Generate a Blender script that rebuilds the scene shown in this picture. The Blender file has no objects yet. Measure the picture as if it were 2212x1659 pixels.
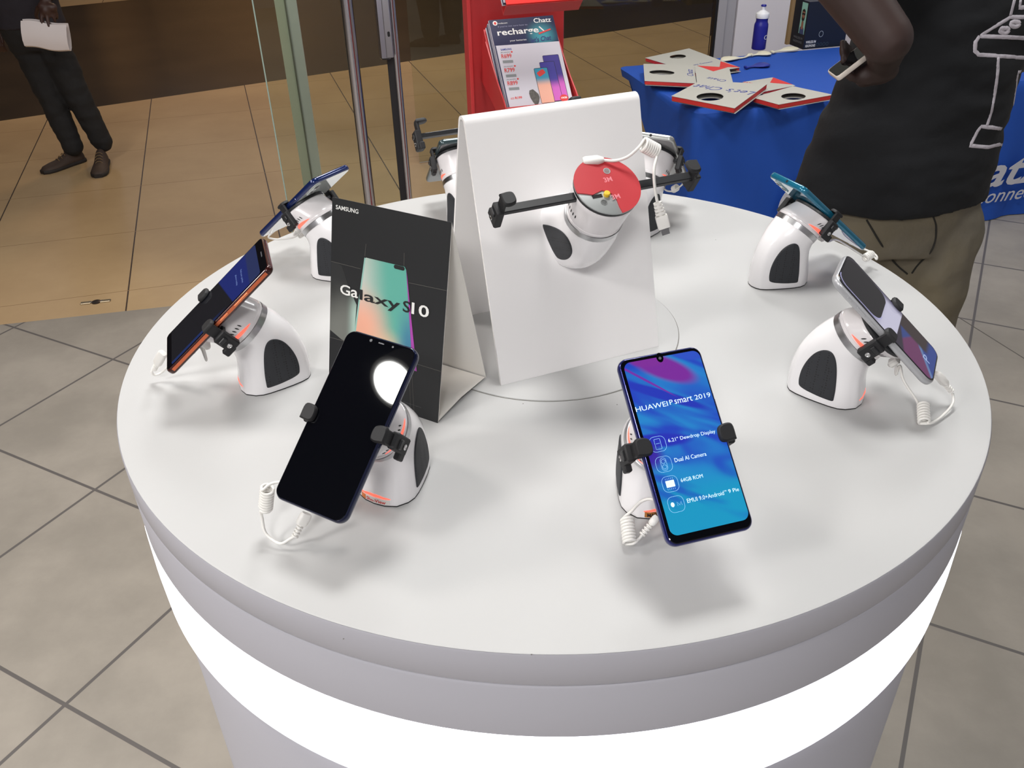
import bpy, bmesh, math, random
import numpy as np
from mathutils import Vector, Matrix
from mathutils.bvhtree import BVHTree
from mathutils.noise import noise as mnoise
random.seed(7)
S = bpy.context.scene
COL = S.collection

# ------------------------------------------------------------------ camera, world, exposure
CAM = Vector((0.0, 0.0, 1.80)); PITCH = 0.57861; ROLL = -0.025859; FPX = 1865.37
_cp, _sp = math.cos(PITCH), math.sin(PITCH)
_fwd = Vector((0, _cp, -_sp)); _r = Vector((1, 0, 0)); _u = Vector((0, _sp, _cp))
_right = math.cos(ROLL)*_r + math.sin(ROLL)*_u
_up = -math.sin(ROLL)*_r + math.cos(ROLL)*_u
cd = bpy.data.cameras.new('camera'); cam = bpy.data.objects.new('camera', cd); COL.objects.link(cam)
cam.matrix_world = Matrix.Translation(CAM) @ Matrix((_right, _up, -_fwd)).transposed().to_4x4()
cd.sensor_fit = 'HORIZONTAL'; cd.sensor_width = 36.0; cd.lens = 36.0*FPX/2212.0
cd.clip_start = 0.02; cd.clip_end = 100
S.camera = cam
S.view_settings.view_transform = 'Standard'; S.view_settings.look = 'None'
S.view_settings.gamma = 1.0; S.view_settings.use_curve_mapping = False
S.view_settings.exposure = 0.0
wd = bpy.data.worlds.new('world'); S.world = wd; wd.use_nodes = True
wd.node_tree.nodes['Background'].inputs[0].default_value = (0.80, 0.76, 0.78, 1)
wd.node_tree.nodes['Background'].inputs[1].default_value = 0.36

def area(name, loc, size, power, color=(1, 1, 1), rot=(0, 0, 0), shape='RECTANGLE', sy=None):
    l = bpy.data.lights.new(name, 'AREA'); l.energy = power; l.color = color
    l.shape = shape; l.size = size
    if sy: l.size_y = sy
    o = bpy.data.objects.new(name, l); COL.objects.link(o); o.location = loc; o.rotation_euler = rot
    return o
area('shop_panel_and_fill_light', (0.15, 1.35, 3.34), 0.6, 30.2, (1.0, 0.99, 0.97), sy=0.6)
area('shop_panel_and_fill_light', (-0.45, -2.0, 3.34), 0.7, 71.9, (1.0, 0.99, 0.975), sy=0.7)
area('shop_panel_and_fill_light', (2.6, 2.4, 3.34), 0.7, 15.1, (0.98, 0.99, 1.0), sy=0.7)
area('shop_panel_and_fill_light', (-2.6, -0.9, 3.34), 0.7, 84, (1.0, 0.97, 0.94), sy=0.7)  # added fill that brightens the near-left floor, no known fixture
area('shop_panel_and_fill_light', (-2.4, 1.5, 3.34), 0.7, 44.1, (1.0, 0.93, 0.88), sy=0.7)
area('mall_light', (-2.6, 5.6, 4.6), 1.0, 62, (1.0, 0.76, 0.54), sy=1.0)
area('mall_light', (-2.4, 9.5, 4.6), 0.9, 70, (1.0, 0.66, 0.36), sy=0.9)
area('mall_light', (2.2, 7.2, 4.6), 1.2, 40, (1.0, 0.85, 0.62), sy=1.2)
area('shop_panel_and_fill_light', (0.2, 3.0, 3.34), 0.6, 29.0, (1.0, 0.99, 0.97), sy=0.6)  # fill added to lift the back of the counter and the leaflet stand
area('mall_shopfront_light', (-6.3, 20.0, 2.9), 1.8, 330, (1.0, 0.6, 0.25), rot=(math.radians(90), 0, math.radians(0)), sy=1.8)
area('shop_panel_and_fill_light', (1.6, 4.2, 3.34), 0.6, 25.5, (0.97, 0.98, 1.0), sy=0.6)

def ray(px, py):
    return _right*((px-1106)/FPX) + _up*(-(py-829.5)/FPX) + _fwd
def onz(px, py, z):
    d = ray(px, py); return CAM + d*((z-CAM.z)/d.z)
def ony(px, py, y):
    d = ray(px, py); return CAM + d*((y-CAM.y)/d.y)

# ------------------------------------------------------------------ helpers
def lin(c):
    return tuple(((v/255.0)/12.92 if v/255.0 <= 0.04045 else ((v/255.0+0.055)/1.055)**2.4) for v in c)
def tag(o, label=None, cat=None, group=None, kind=None):
    if label: o['label'] = label
    if cat: o['category'] = cat
    if group: o['group'] = group
    if kind: o['kind'] = kind
    return o
def mat(name, rgb, rough=0.5, metal=0.0, emit=0.0, ecol=None, coat=0.0, bump=None, spec=0.5, trans=0.0, vary=None):
    m = bpy.data.materials.new(name); m.use_nodes = True; nt = m.node_tree
    b = nt.nodes['Principled BSDF']; c = lin(rgb)
    b.inputs['Base Color'].default_value = (*c, 1); b.inputs['Roughness'].default_value = rough
    b.inputs['Metallic'].default_value = metal; b.inputs['Specular IOR Level'].default_value = spec
    b.inputs['Coat Weight'].default_value = coat; b.inputs['Coat Roughness'].default_value = 0.04
    b.inputs['Transmission Weight'].default_value = trans
    if emit:
        b.inputs['Emission Color'].default_value = (*lin(ecol or rgb), 1); b.inputs['Emission Strength'].default_value = emit
    if bump or vary:
        tc = nt.nodes.new('ShaderNodeTexCoord'); n = nt.nodes.new('ShaderNodeTexNoise')
        n.inputs['Scale'].default_value = (bump or vary)[0]; n.inputs['Detail'].default_value = 4
        nt.links.new(tc.outputs['Object'], n.inputs['Vector'])
        if bump:
            bp = nt.nodes.new('ShaderNodeBump'); bp.inputs['Strength'].default_value = bump[1]; bp.inputs['Distance'].default_value = 0.01
            nt.links.new(n.outputs['Fac'], bp.inputs['Height']); nt.links.new(bp.outputs['Normal'], b.inputs['Normal'])
        if vary:
            mx = nt.nodes.new('ShaderNodeMix'); mx.data_type = 'RGBA'
            n2 = nt.nodes.new('ShaderNodeTexNoise'); n2.inputs['Scale'].default_value = vary[0]; n2.inputs['Detail'].default_value = 5
            nt.links.new(tc.outputs['Object'], n2.inputs['Vector'])
            mx.inputs[6].default_value = (*lin(vary[1]), 1); mx.inputs[7].default_value = (*lin(vary[2]), 1)
            nt.links.new(n2.outputs['Fac'], mx.inputs[0]); nt.links.new(mx.outputs[2], b.inputs['Base Color'])
    return m

class G:
    """geometry collector"""
    def __init__(s): s.v = []; s.f = []
    def add(s, V, F, M=None):
        o = len(s.v); s.v += [tuple((M @ Vector(p)) if M else Vector(p)) for p in V]; s.f += [tuple(i+o for i in f) for f in F]; return s
    def box(s, c, d, M=None, bev=0.0):
        if bev:
            h = [x/2 for x in d]; b = min(bev, min(h)*0.9)
            rings = []
            for z, k in ((-h[2], b), (-h[2]+b, 0), (h[2]-b, 0), (h[2], b)):
                x, y = h[0]-k, h[1]-k; q = b if k == 0 else b*0.4
                rings.append([(x-q, -y, z), (x, -y+q, z), (x, y-q, z), (x-q, y, z), (-x+q, y, z), (-x, y-q, z), (-x, -y+q, z), (-x+q, -y, z)])
            T = Matrix.Translation(c); return s.loft(rings, (M @ T) if M else T)
        x, y, z = (k/2 for k in d); cx, cy, cz = c
        V = [(cx+i*x, cy+j*y, cz+k*z) for i in (-1, 1) for j in (-1, 1) for k in (-1, 1)]
        return s.add(V, [(0, 1, 3, 2), (4, 6, 7, 5), (0, 4, 5, 1), (2, 3, 7, 6), (0, 2, 6, 4), (1, 5, 7, 3)], M)
    def loft(s, rings, M=None, caps=True, closed=True):
        V = [p for r in rings for p in r]; n = len(rings[0]); F = []
        for i in range(len(rings)-1):
            for j in range(n if closed else n-1):
                k = (j+1) % n; F.append((i*n+j, i*n+k, (i+1)*n+k, (i+1)*n+j))
        if caps: F.append(tuple(range(n))[::-1]); F.append(tuple((len(rings)-1)*n+j for j in range(n)))
        return s.add(V, F, M)
    def lathe(s, prof, M=None, n=32, caps=True):
        return s.loft([[(r*math.cos(2*math.pi*j/n), r*math.sin(2*math.pi*j/n), z) for j in range(n)] for r, z in prof], M, caps)
    def tube(s, pts, r, n=8, M=None, caps=True):
        P = [Vector(p) for p in pts]; rr = r if isinstance(r, (list, tuple)) else [r]*len(P)
        t0 = (P[1]-P[0]).normalized(); a = t0.orthogonal().normalized(); rings = []
        for i, p in enumerate(P):
            t = (P[min(i+1, len(P)-1)]-P[max(i-1, 0)]).normalized()
            a = (a - t*a.dot(t)); a = a.normalized() if a.length > 1e-6 else t.orthogonal().normalized(); b = t.cross(a)
            rings.append([tuple(p+(a*math.cos(2*math.pi*j/n)+b*math.sin(2*math.pi*j/n))*rr[i]) for j in range(n)])
        return s.loft(rings, M, caps)
    def prism(s, pts, z0, z1, M=None):
        return s.loft([[(x, y, z0) for x, y in pts], [(x, y, z1) for x, y in pts]], M)
    def build(s, name, m, parent=None, M=None, smooth=False, loc=None):
        me = bpy.data.meshes.new(name); me.from_pydata([tuple(p) for p in s.v], [], s.f)
        bm = bmesh.new(); bm.from_mesh(me); bmesh.ops.recalc_face_normals(bm, faces=bm.faces)
        bm.to_mesh(me); bm.free()
        me.materials.append(m)
        if smooth:
            me.polygons.foreach_set('use_smooth', [True]*len(me.polygons))
            if smooth != 'all': me.set_sharp_from_angle(angle=math.radians(38 if smooth is True else smooth))
        o = bpy.data.objects.new(name, me); COL.objects.link(o)
        if parent: o.parent = parent
        if M: o.matrix_local = M
        if loc: o.location = loc
        return o
def inst(name, me, parent, M=None):
    o = bpy.data.objects.new(name, me); COL.objects.link(o); o.parent = parent
    if M: o.matrix_local = M
    return o
def empty(name, M=None, loc=None, rz=0, parent=None):
    o = bpy.data.objects.new(name, None); COL.objects.link(o); o.empty_display_size = 0.05
    if parent: o.parent = parent
    if M: o.matrix_world = M
    if loc is not None: o.location = loc; o.rotation_euler = (0, 0, rz)
    return o
def frame(o, x, y, z):
    return Matrix.Translation(o) @ Matrix((Vector(x), Vector(y), Vector(z))).transposed().to_4x4()
def rrect(w, h, r, n=6, cx=0, cy=0):
    P = []
    for sx, sy, a0 in ((1, 1, 0), (-1, 1, 90), (-1, -1, 180), (1, -1, 270)):
        for i in range(n+1):
            a = math.radians(a0+90*i/n); P.append((cx+sx*(w/2-r)+r*math.cos(a), cy+sy*(h/2-r)+r*math.sin(a)))
    return P
def ellipse(cx, cy, a, b, n=24, rot=0):
    c, s = math.cos(rot), math.sin(rot)
    return [(cx+a*math.cos(t)*c-b*math.sin(t)*s, cy+a*math.cos(t)*s+b*math.sin(t)*c) for t in (2*math.pi*i/n for i in range(n))]
def decal(name, parent, pts, m, z, th=0.0001, label=None):
    o = G().prism(pts, z, z+th).build(name, m, parent)
    if label: o['label'] = label
    return o
def lines(name, parent, polys, w, m, z, th=0.0001):
    """flat strokes in the local xy plane"""
    g = G()
    for P in polys:
        P = [Vector((p[0], p[1])) for p in P]; L = []; R = []
        for i, p in enumerate(P):
            t = (P[min(i+1, len(P)-1)]-P[max(i-1, 0)]).normalized(); n = Vector((-t.y, t.x))*w/2
            L.append(p+n); R.append(p-n)
        g.loft([[(l.x, l.y, z), (l.x, l.y, z+th), (r.x, r.y, z+th), (r.x, r.y, z)] for l, r in zip(L, R)])
    return g.build(name, m, parent)
def text(name, body, m, parent, x, y, w, h, z, shear=0.0, bold=0.0, rot=0.0, th=0.00008, flip=False):
    """lettering fitted into a w x h box whose lower left corner is x,y (local xy plane)"""
    c = bpy.data.curves.new(name, 'FONT'); c.body = body; c.shear = shear; c.offset = bold; c.resolution_u = 3
    c.extrude = 0.5
    t = bpy.data.objects.new(name, c); COL.objects.link(t)
    dg = bpy.context.evaluated_depsgraph_get(); dg.update()
    me = bpy.data.meshes.new_from_object(t.evaluated_get(dg)); bpy.data.objects.remove(t); bpy.data.curves.remove(c)
    a = np.array([v.co[:] for v in me.vertices]); lo, hi = a.min(0), a.max(0)
    sx = w/(hi[0]-lo[0]); sy = (h/(hi[1]-lo[1])) if h else sx
    cr, sr = math.cos(rot), math.sin(rot)
    for v in me.vertices:
        px = (v.co.x-lo[0])*sx; py = (v.co.y-lo[1])*sy
        v.co = (x+px*cr-py*sr, y+px*sr+py*cr, z+(th if v.co.z > 0 else 0))
    me.materials.clear(); me.materials.append(m)
    o = bpy.data.objects.new(name, me); COL.objects.link(o); o.parent = parent
    return o
def nodes_of(m): return m.node_tree.nodes, m.node_tree.links
def mth(nt, op, a, b=None, c=None):
    n = nt.nodes.new('ShaderNodeMath'); n.operation = op
    for i, v in enumerate((a, b, c)):
        if v is None: continue
        if isinstance(v, (int, float)): n.inputs[i].default_value = v
        else: nt.links.new(v, n.inputs[i])
    return n.outputs[0]
def mixc(nt, f, a, b):
    n = nt.nodes.new('ShaderNodeMix'); n.data_type = 'RGBA'
    for i, v in ((0, f), (6, a), (7, b)):
        if isinstance(v, tuple): n.inputs[i].default_value = (*lin(v), 1)
        elif isinstance(v, (int, float)): n.inputs[i].default_value = v
        else: nt.links.new(v, n.inputs[i])
    return n.outputs[2]
def ramp(nt, f, lo, hi):
    n = nt.nodes.new('ShaderNodeMapRange'); n.interpolation_type = 'SMOOTHSTEP'
    n.inputs[1].default_value = lo; n.inputs[2].default_value = hi
    nt.links.new(f, n.inputs[0]); return n.outputs[0]
def dotn(nt, vec, n):
    d = nt.nodes.new('ShaderNodeVectorMath'); d.operation = 'DOT_PRODUCT'; nt.links.new(vec, d.inputs[0]); d.inputs[1].default_value = n
    return d.outputs['Value']
def catmull(P, n):
    P = [Vector(p) for p in P]; Q = [P[0]*2-P[1]]+P+[P[-1]*2-P[-2]]; out = []
    for i in range(1, len(Q)-2):
        for k in range(n):
            t = k/n; a, b, c, d = Q[i-1:i+3]
            out.append(0.5*((2*b)+(c-a)*t+(2*a-5*b+4*c-d)*t*t+(3*b-a-3*c+d)*t**3))
    out.append(P[-1]); return out

# ------------------------------------------------------------------ materials
M_white = mat('white_satin_laminate', (188, 188, 188), 0.5, spec=0.25)
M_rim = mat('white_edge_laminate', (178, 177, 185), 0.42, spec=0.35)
M_gloss = mat('white_gloss_plastic', (238, 236, 238), 0.16, coat=0.4)
M_head = mat('frosted_white_plastic', (226, 222, 224), 0.22, coat=0.3)
M_chrome = mat('brushed_silver', (190, 190, 192), 0.28, 1.0)
M_steel = mat('polished_steel', (200, 198, 205), 0.18, 1.0)
M_black = mat('black_plastic', (30, 31, 34), 0.42)
M_blackmatte = mat('black_matte_plastic', (24, 24, 27), 0.6)
M_screw = mat('screw_steel', (205, 205, 205), 0.25, 1.0)
M_cable = mat('white_cable_plastic', (236, 234, 230), 0.4)
M_slot = mat('vent_slot_black', (20, 18, 20), 0.8)
M_led = mat('red_status_glow', (255, 90, 70), 0.5, emit=1.3, ecol=(255, 96, 78))
M_glass_screen = mat('black_screen_glass', (6, 7, 12), 0.02, spec=0.6)
M_lens = mat('camera_lens_glass', (20, 20, 24), 0.05, coat=1)
M_lensgrey = mat('sensor_grey', (95, 95, 100), 0.2)
M_card = mat('white_card', (232, 229, 224), 0.7)
M_cardblack = mat('black_printed_card', (30, 31, 33), 0.5)
M_txtw = mat('white_print', (235, 235, 232), 0.6)
M_txtk = mat('black_print', (22, 24, 26), 0.6)
M_emw = mat('lit_white_pixels', (200, 225, 240), 0.4, emit=0.55, ecol=(190, 220, 240))
M_red = mat('red_enamel', (196, 56, 58), 0.42)
M_redprint = mat('red_print', (215, 60, 55), 0.6)
M_blueprint = mat('blue_print', (50, 70, 160), 0.6)
M_greyprint = mat('grey_print', (110, 112, 116), 0.6)

pad = mat('perforated_rubber', (34, 36, 40), 0.62)
nt = pad.node_tree; tc = nt.nodes.new('ShaderNodeTexCoord'); vo = nt.nodes.new('ShaderNodeTexVoronoi'); vo.inputs['Scale'].default_value = 330; vo.inputs['Randomness'].default_value = 0.25
nt.links.new(tc.outputs['Object'], vo.inputs['Vector'])
nt.links.new(mixc(nt, ramp(nt, vo.outputs['Distance'], 0.22, 0.3), (12, 13, 15), (38, 40, 45)), nt.nodes['Principled BSDF'].inputs['Base Color'])

# ------------------------------------------------------------------ setting: floors, ceiling, wall
def floor_mat(name, ca, cb, joint, sets, rough, nscale=1.6, extra=None):
    m = bpy.data.materials.new(name); m.use_nodes = True; nt = m.node_tree; b = nt.nodes['Principled BSDF']
    tc = nt.nodes.new('ShaderNodeTexCoord'); v = tc.outputs['Object']
    n1 = nt.nodes.new('ShaderNodeTexNoise'); n1.inputs['Scale'].default_value = nscale; n1.inputs['Detail'].default_value = 7; n1.inputs['Roughness'].default_value = 0.62
    nt.links.new(v, n1.inputs['Vector'])
    colr = mixc(nt, ramp(nt, n1.outputs['Fac'], 0.32, 0.68), ca, cb)
    for ang, ph, sp, wd, jc in sets:
        a = math.radians(ang)
        d = dotn(nt, v, (-math.sin(a), math.cos(a), 0))
        q = mth(nt, 'ABSOLUTE', mth(nt, 'SUBTRACT', mth(nt, 'FLOORED_MODULO', mth(nt, 'ADD', d, -ph+sp/2), sp), sp/2))
        colr = mixc(nt, ramp(nt, q, wd/2, wd/2+0.001), jc, colr)
    nt.links.new(colr, b.inputs['Base Color'])
    b.inputs['Roughness'].default_value = rough
    return m
K = 1.8
F_grey = floor_mat('grey_stone_tiles', (142, 136, 127), (162, 155, 145), None,
    [(151.5, -0.032*K, 0.337*K, 0.009, (96, 92, 90)), (61.5, -0.113*K, 0.3405*K, 0.009, (96, 92, 90))], 0.42, 2.2)
F_beige = floor_mat('beige_polished_tiles', (178, 150, 112), (190, 162, 122), None,
    [(106.9, 0.358*K, 0.405*K, 0.006, (70, 56, 46)), (14.0, 2.20*K, 0.41*K, 0.004, (146, 118, 84))], 0.24, 1.2)
F_brown = floor_mat('dark_brown_stone_band', (56, 47, 37), (66, 55, 43), None,
    [(121, 0.0, 1.2, 0.006, (55, 45, 38))], 0.17, 1.5)
def poly(name, pts, m, z=0.0, kind='structure'):
    g = G().add([(x, y, z) for x, y in pts]+[(x, y, z-0.05) for x, y in pts], [tuple(range(len(pts)))]+[tuple(range(len(pts), 2*len(pts)))[::-1]]+[(i, (i+1) % len(pts), len(pts)+(i+1) % len(pts), len(pts)+i) for i in range(len(pts))])
    o = g.build(name, m); o['kind'] = kind; return o
def yb(x): return 3.35+0.1907*(x+2.154)
def y1(x): return 8.58+0.5443*x
def y2(x): return 14.45+0.5516*x
XL, XR = -9.0, 8.0
poly('floor', [(XL, -4), (XR, -4), (XR, yb(XR)), (XL, yb(XL))], F_grey)
poly('floor', [(-8.9, yb(-8.9)), (XR, yb(XR)), (XR, y1(XR)), (-8.9, y1(-8.9))], F_beige)
poly('floor', [(-8.9, y1(-8.9)), (XR, y1(XR)), (XR, y2(XR)), (-8.9, y2(-8.9))], F_brown)
poly('floor', [(-8.9, y2(-8.9)), (XR, y2(XR)), (XR, 24), (-8.9, 24)], F_beige)
# expansion joint across the grey tiles on the right
M_joint = mat('dark_joint_filler', (92, 88, 84), 0.8)
a = onz(2081, 692, 0); b = onz(2212, 774, 0); dirv = (b-a).normalized()
g = G(); g.tube([a-dirv*0.3, b+dirv*1.5], 0.006, 6, Matrix.Translation((0, 0, -0.0045)))
jo = g.build('trim_1', M_joint); jo['kind'] = 'structure'
M_mall = mat('dark_mall_wall', (58, 50, 44), 0.7)
o = G().box((-9.1, 9.5, 2.6), (0.2, 29, 5.2)).build('wall_left', M_mall); o['kind'] = 'structure'
o = G().box((-0.5, 24.1, 2.6), (17, 0.2, 5.2)).build('wall_back', M_mall); o['kind'] = 'structure'
# ceiling
M_ceil = mat('grey_ceiling_board', (70, 68, 68), 0.8)
g = G(); g.box((-0.5, 2.0, 3.65), (13, 8, 0.1)); c = g.build('ceiling', M_ceil); c['kind'] = 'structure'
# ceiling lamps; the near-left and leaflet-stand panels are added as fill
M_lampw = mat('lit_diffuser', (255, 255, 250), 0.5, emit=3.0, ecol=(255, 254, 246))
M_frame = mat('lamp_frame_white', (225, 225, 225), 0.5)
for (x, y, s, lab) in ((0.15, 1.35, 0.6, 'square white ceiling panel light right above the round display counter'), (-0.45, -2.0, 0.7, 'square white ceiling panel light behind the photographer'),
                  (2.6, 2.4, 0.7, 'square white ceiling panel light above the man in the black shirt'), (-2.4, 1.5, 0.7, 'square white ceiling panel light left of the display counter'),
                  (-2.6, -0.9, 0.7, 'added square white fill panel light behind and left of the photographer'),
                  (0.2, 3.0, 0.6, 'added square white fill panel light above the red leaflet stand'),
                  (1.6, 4.2, 0.6, 'square white ceiling panel light above the blue draped table')):
    t = tag(empty('ceiling_panel_and_fill', loc=(x, y, 3.36)), lab, 'ceiling light', 'square ceiling panels')
    g = G(); h = s/2+0.02
    for q in ((0, h, s+0.08, 0.04), (0, -h, s+0.08, 0.04), (h, 0, 0.04, s), (-h, 0, 0.04, s)): g.box((q[0], q[1], 0.01), (q[2], q[3], 0.05))
    g.build('frame', M_frame, t)
    G().box((0, 0, 0.02), (s, s, 0.02)).build('diffuser', M_lampw, t)
    G().tube([(0, 0, 0.02), (0, 0, 0.24)], 0.01).build('hanger', M_frame, t)
t = tag(empty('round_downlight', loc=(-1.9, 0.29, 3.5)), 'round white ceiling downlight mirrored in the black phone screen', 'ceiling light')
G().lathe([(0.098, 0.0), (0.115, 0.0), (0.115, 0.1), (0.02, 0.1)], None, 40).build('housing', M_frame, t, smooth=True)
M_down = mat('downlight_diffuser', (255, 255, 255), 0.5, emit=40.0, ecol=(255, 255, 250))
G().lathe([(0.092, -0.004), (0.092, 0.004)], None, 40).build('diffuser', M_down, t)

# white partition behind the blue table and its aluminium end post
aW = math.radians(14.0); eW = Vector((math.cos(aW), math.sin(aW), 0)); nW = Vector((-math.sin(aW), math.cos(aW), 0))
def onW(x): return Vector((0.7725, 5.6425, 0)) + eW*((x-0.7725)/math.cos(aW))
MW = frame(onW(1.34), eW, nW, (0, 0, 1))
M_wall = mat('white_painted_panel', (236, 232, 238), 0.55)
M_alu = mat('grey_aluminium', (178, 176, 182), 0.45)
o = G().box((2.35, 0.05, 1.5), (4.4, 0.08, 3.0)).build('wall_right', M_wall, M=MW); o['kind'] = 'structure'
t = empty('trim_2', M=MW); t['kind'] = 'structure'
G().box((0.035, 0.03, 1.5), (0.055, 0.08, 3.0)).build('post_front', M_alu, t)
G().box((0.105, 0.045, 1.5), (0.07, 0.06, 3.0)).build('post_return', M_alu, t)
G().box((0.0, 0.02, 1.5), (0.016, 0.05, 3.0)).build('rubber_seal', M_blackmatte, t)
# glass
def glass_mat(name, tint, refl=1.0):
    m = bpy.data.materials.new(name); m.use_nodes = True; nt = m.node_tree
    for n in list(nt.nodes): nt.nodes.remove(n)
    out = nt.nodes.new('ShaderNodeOutputMaterial'); tr = nt.nodes.new('ShaderNodeBsdfTransparent'); gl = nt.nodes.new('ShaderNodeBsdfGlossy')
    tr.inputs[0].default_value = (*tint, 1); gl.inputs['Roughness'].default_value = 0.0
    fr = nt.nodes.new('ShaderNodeFresnel'); fr.inputs[0].default_value = 1.5; mx = nt.nodes.new('ShaderNodeMixShader')
    nt.links.new(mth(nt, 'MULTIPLY', fr.outputs[0], refl), mx.inputs[0]); nt.links.new(tr.outputs[0], mx.inputs[1]); nt.links.new(gl.outputs[0], mx.inputs[2]); nt.links.new(mx.outputs[0], out.inputs[0])
    return m
M_pane = glass_mat('greenish_glass', (0.91, 0.93, 0.86), 1.0)
M_pane_edge = mat('green_glass_edge', (150, 170, 160), 0.2)
MG = frame(onW(-0.55), eW, nW, (0, 0, 1))
w1 = empty('window_1', M=MG); w1['kind'] = 'structure'
G().box((0.965, 0, 1.5), (1.92, 0.010, 2.98)).build('glass_pane', M_pane, w1)
# glass door leaf on the tile boundary
aL = math.atan(0.1907); eL = Vector((math.cos(aL), math.sin(aL), 0)); nL = Vector((-math.sin(aL), math.cos(aL), 0))
def onL(x): return Vector((x, yb(x)+0.004, 0))
ML = frame(onL(-0.955), eL, nL, (0, 0, 1))
d1 = empty('door_1', M=ML); d1['kind'] = 'structure'
G().box((0.245, 0, 1.25), (0.49, 0.010, 2.46)).build('glass_pane', M_pane, d1)
G().box((0.0, 0, 1.25), (0.005, 0.012, 2.46)).build('glass_edge', M_pane_edge, d1)
M_post = mat('green_grey_aluminium', (222, 230, 220), 0.4); M_post2 = mat('blue_grey_aluminium', (232, 240, 248), 0.35)
G().box((0.10, 0.045, 1.25), (0.042, 0.05, 2.5)).build('frame_post', M_post, d1)
G().box((0.142, 0.045, 1.25), (0.040, 0.06, 2.5)).build('frame_post', M_post2, d1)
G().box((0.119, 0.036, 1.25), (0.006, 0.06, 2.5)).build('post_groove', mat('groove_grey', (120, 124, 112), 0.5), d1)
hd = G().tube([(0.352, -0.06, 0.05), (0.352, -0.06, 2.2)], 0.0235, 24).build('pull_handle', M_steel, d1, smooth=True)
g = G()
for z in (0.25, 1.15, 2.05): g.tube([(0.352, -0.06, z), (0.352, 0.0, z)], 0.009, 12)
g.build('handle_bracket', M_steel, hd, smooth=True)
G().tube([(0.527, -0.012, 0.02), (0.527, -0.012, 2.48)], 0.014, 16).build('chrome_stile', M_steel, d1, smooth=True)
G().box((0.502, -0.004, 1.25), (0.026, 0.022, 2.46)).build('rubber_seal', M_blackmatte, d1)
lk = G().box((0.484, -0.022, 1.30), (0.050, 0.04, 0.60), bev=0.008).build('lock_case', M_steel, d1, smooth=True)
G().box((0.500, -0.046, 1.30), (0.028, 0.008, 0.58), bev=0.002).build('lock_plate', M_chrome, lk)
g = G()
for z in (1.10, 1.235, 1.4):
    g.prism(rrect(0.010, 0.020, 0.0048, 6), -0.0012, 0.0, Matrix.Translation((0.502, -0.0505, z)) @ Matrix.Rotation(math.radians(90), 4, 'X'))
g.build('keyhole', M_slot, lk)
# small metal keeper set into the beige floor
kp = onz(208, 653, 0)
t = tag(empty('floor_door_keeper', loc=kp, rz=aL), 'small dark metal door keeper set in beige floor near grey tiles', 'floor fitting')
G().lathe([(0.020, 0.0), (0.020, 0.004), (0.014, 0.006)], None, 24).build('socket', mat('dark_bronze', (66, 58, 56), 0.35, 0.7), t, smooth=True)
M_scm = mat('scuffed_metal', (150, 138, 116), 0.35, 0.7)
for x in (-0.045, 0.04): G().box((x, 0, 0.003), (0.045, 0.022, 0.005), bev=0.002).build('plate', M_scm, t)
for x in (-0.022, 0.024): G().lathe([(0.005, 0.004), (0.0045, 0.007)], Matrix.Translation((x, 0, 0)), 12).build('screw', M_screw, t)

# ------------------------------------------------------------------ round display counter
TC = Vector((0.04348, 0.93491, 0)); TR = 0.5008; TZ = 1.27
tb = tag(empty('round_display_counter', loc=TC), 'round white display counter with a glowing light band around it', 'display counter')
def ringp(prof, n=160): return [(r, z) for r, z in prof]
R0 = TR
G().lathe([(0.02, TZ-0.036), (R0-0.004, TZ-0.036), (R0-0.004, TZ-0.002), (R0-0.0012, TZ-0.0006), (R0-0.003, TZ), (0.02, TZ)], None, 200).build('top', M_white, tb, smooth=True)
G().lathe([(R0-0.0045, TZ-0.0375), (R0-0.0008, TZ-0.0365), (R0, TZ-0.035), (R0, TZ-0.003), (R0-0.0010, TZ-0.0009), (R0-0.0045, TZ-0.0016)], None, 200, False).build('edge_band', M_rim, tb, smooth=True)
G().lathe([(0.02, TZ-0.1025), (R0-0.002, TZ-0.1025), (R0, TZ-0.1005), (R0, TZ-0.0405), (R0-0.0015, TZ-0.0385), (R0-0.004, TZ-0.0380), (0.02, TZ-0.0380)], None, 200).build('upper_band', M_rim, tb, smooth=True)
M_band = mat('lit_acrylic_band', (255, 255, 255), 0.25, emit=1.9, ecol=(240, 242, 255))
lb_ = G().lathe([(0.02, TZ-0.2058), (R0-0.006, TZ-0.2058), (R0+0.001, TZ-0.200), (R0+0.002, TZ-0.155), (R0+0.001, TZ-0.109), (R0-0.006, TZ-0.1032), (0.02, TZ-0.1032)], None, 200).build('light_band', M_band, tb, smooth=True)
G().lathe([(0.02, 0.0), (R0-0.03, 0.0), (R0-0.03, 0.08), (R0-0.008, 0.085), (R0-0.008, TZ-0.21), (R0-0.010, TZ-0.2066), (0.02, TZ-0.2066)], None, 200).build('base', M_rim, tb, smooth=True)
# faint scribe of the turntable in the middle
G().lathe([(0.1612, TZ), (0.1608, TZ+0.0012), (0.1600, TZ+0.0016), (0.02, TZ+0.0016), (0.001, TZ+0.0016)], Matrix.Translation((0.002, 0.001, 0)), 120, True).build('centre_disc', M_white, tb, smooth=True)
lines_g = G(); lines_g.lathe([(0.1618, TZ+0.0001), (0.1618, TZ+0.0004), (0.1610, TZ+0.0004), (0.1610, TZ+0.0001)], Matrix.Translation((0.002, 0.001, 0)), 120, False).build('disc_gap', mat('grey_gap', (120, 118, 112), 0.8), tb)
M_scf = mat('dark_scuff', (110, 108, 106), 0.8)
for (px, py) in ((1148, 1414), (742, 1380), (1546, 518), (1130, 872), (1333, 874)):
    p = onz(px, py, TZ)-TC; G().lathe([(0.0007, 0), (0.0005, 0.0002)], Matrix.Translation((p.x, p.y, TZ)), 8).build('scuff_mark', M_scf, tb)

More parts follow.
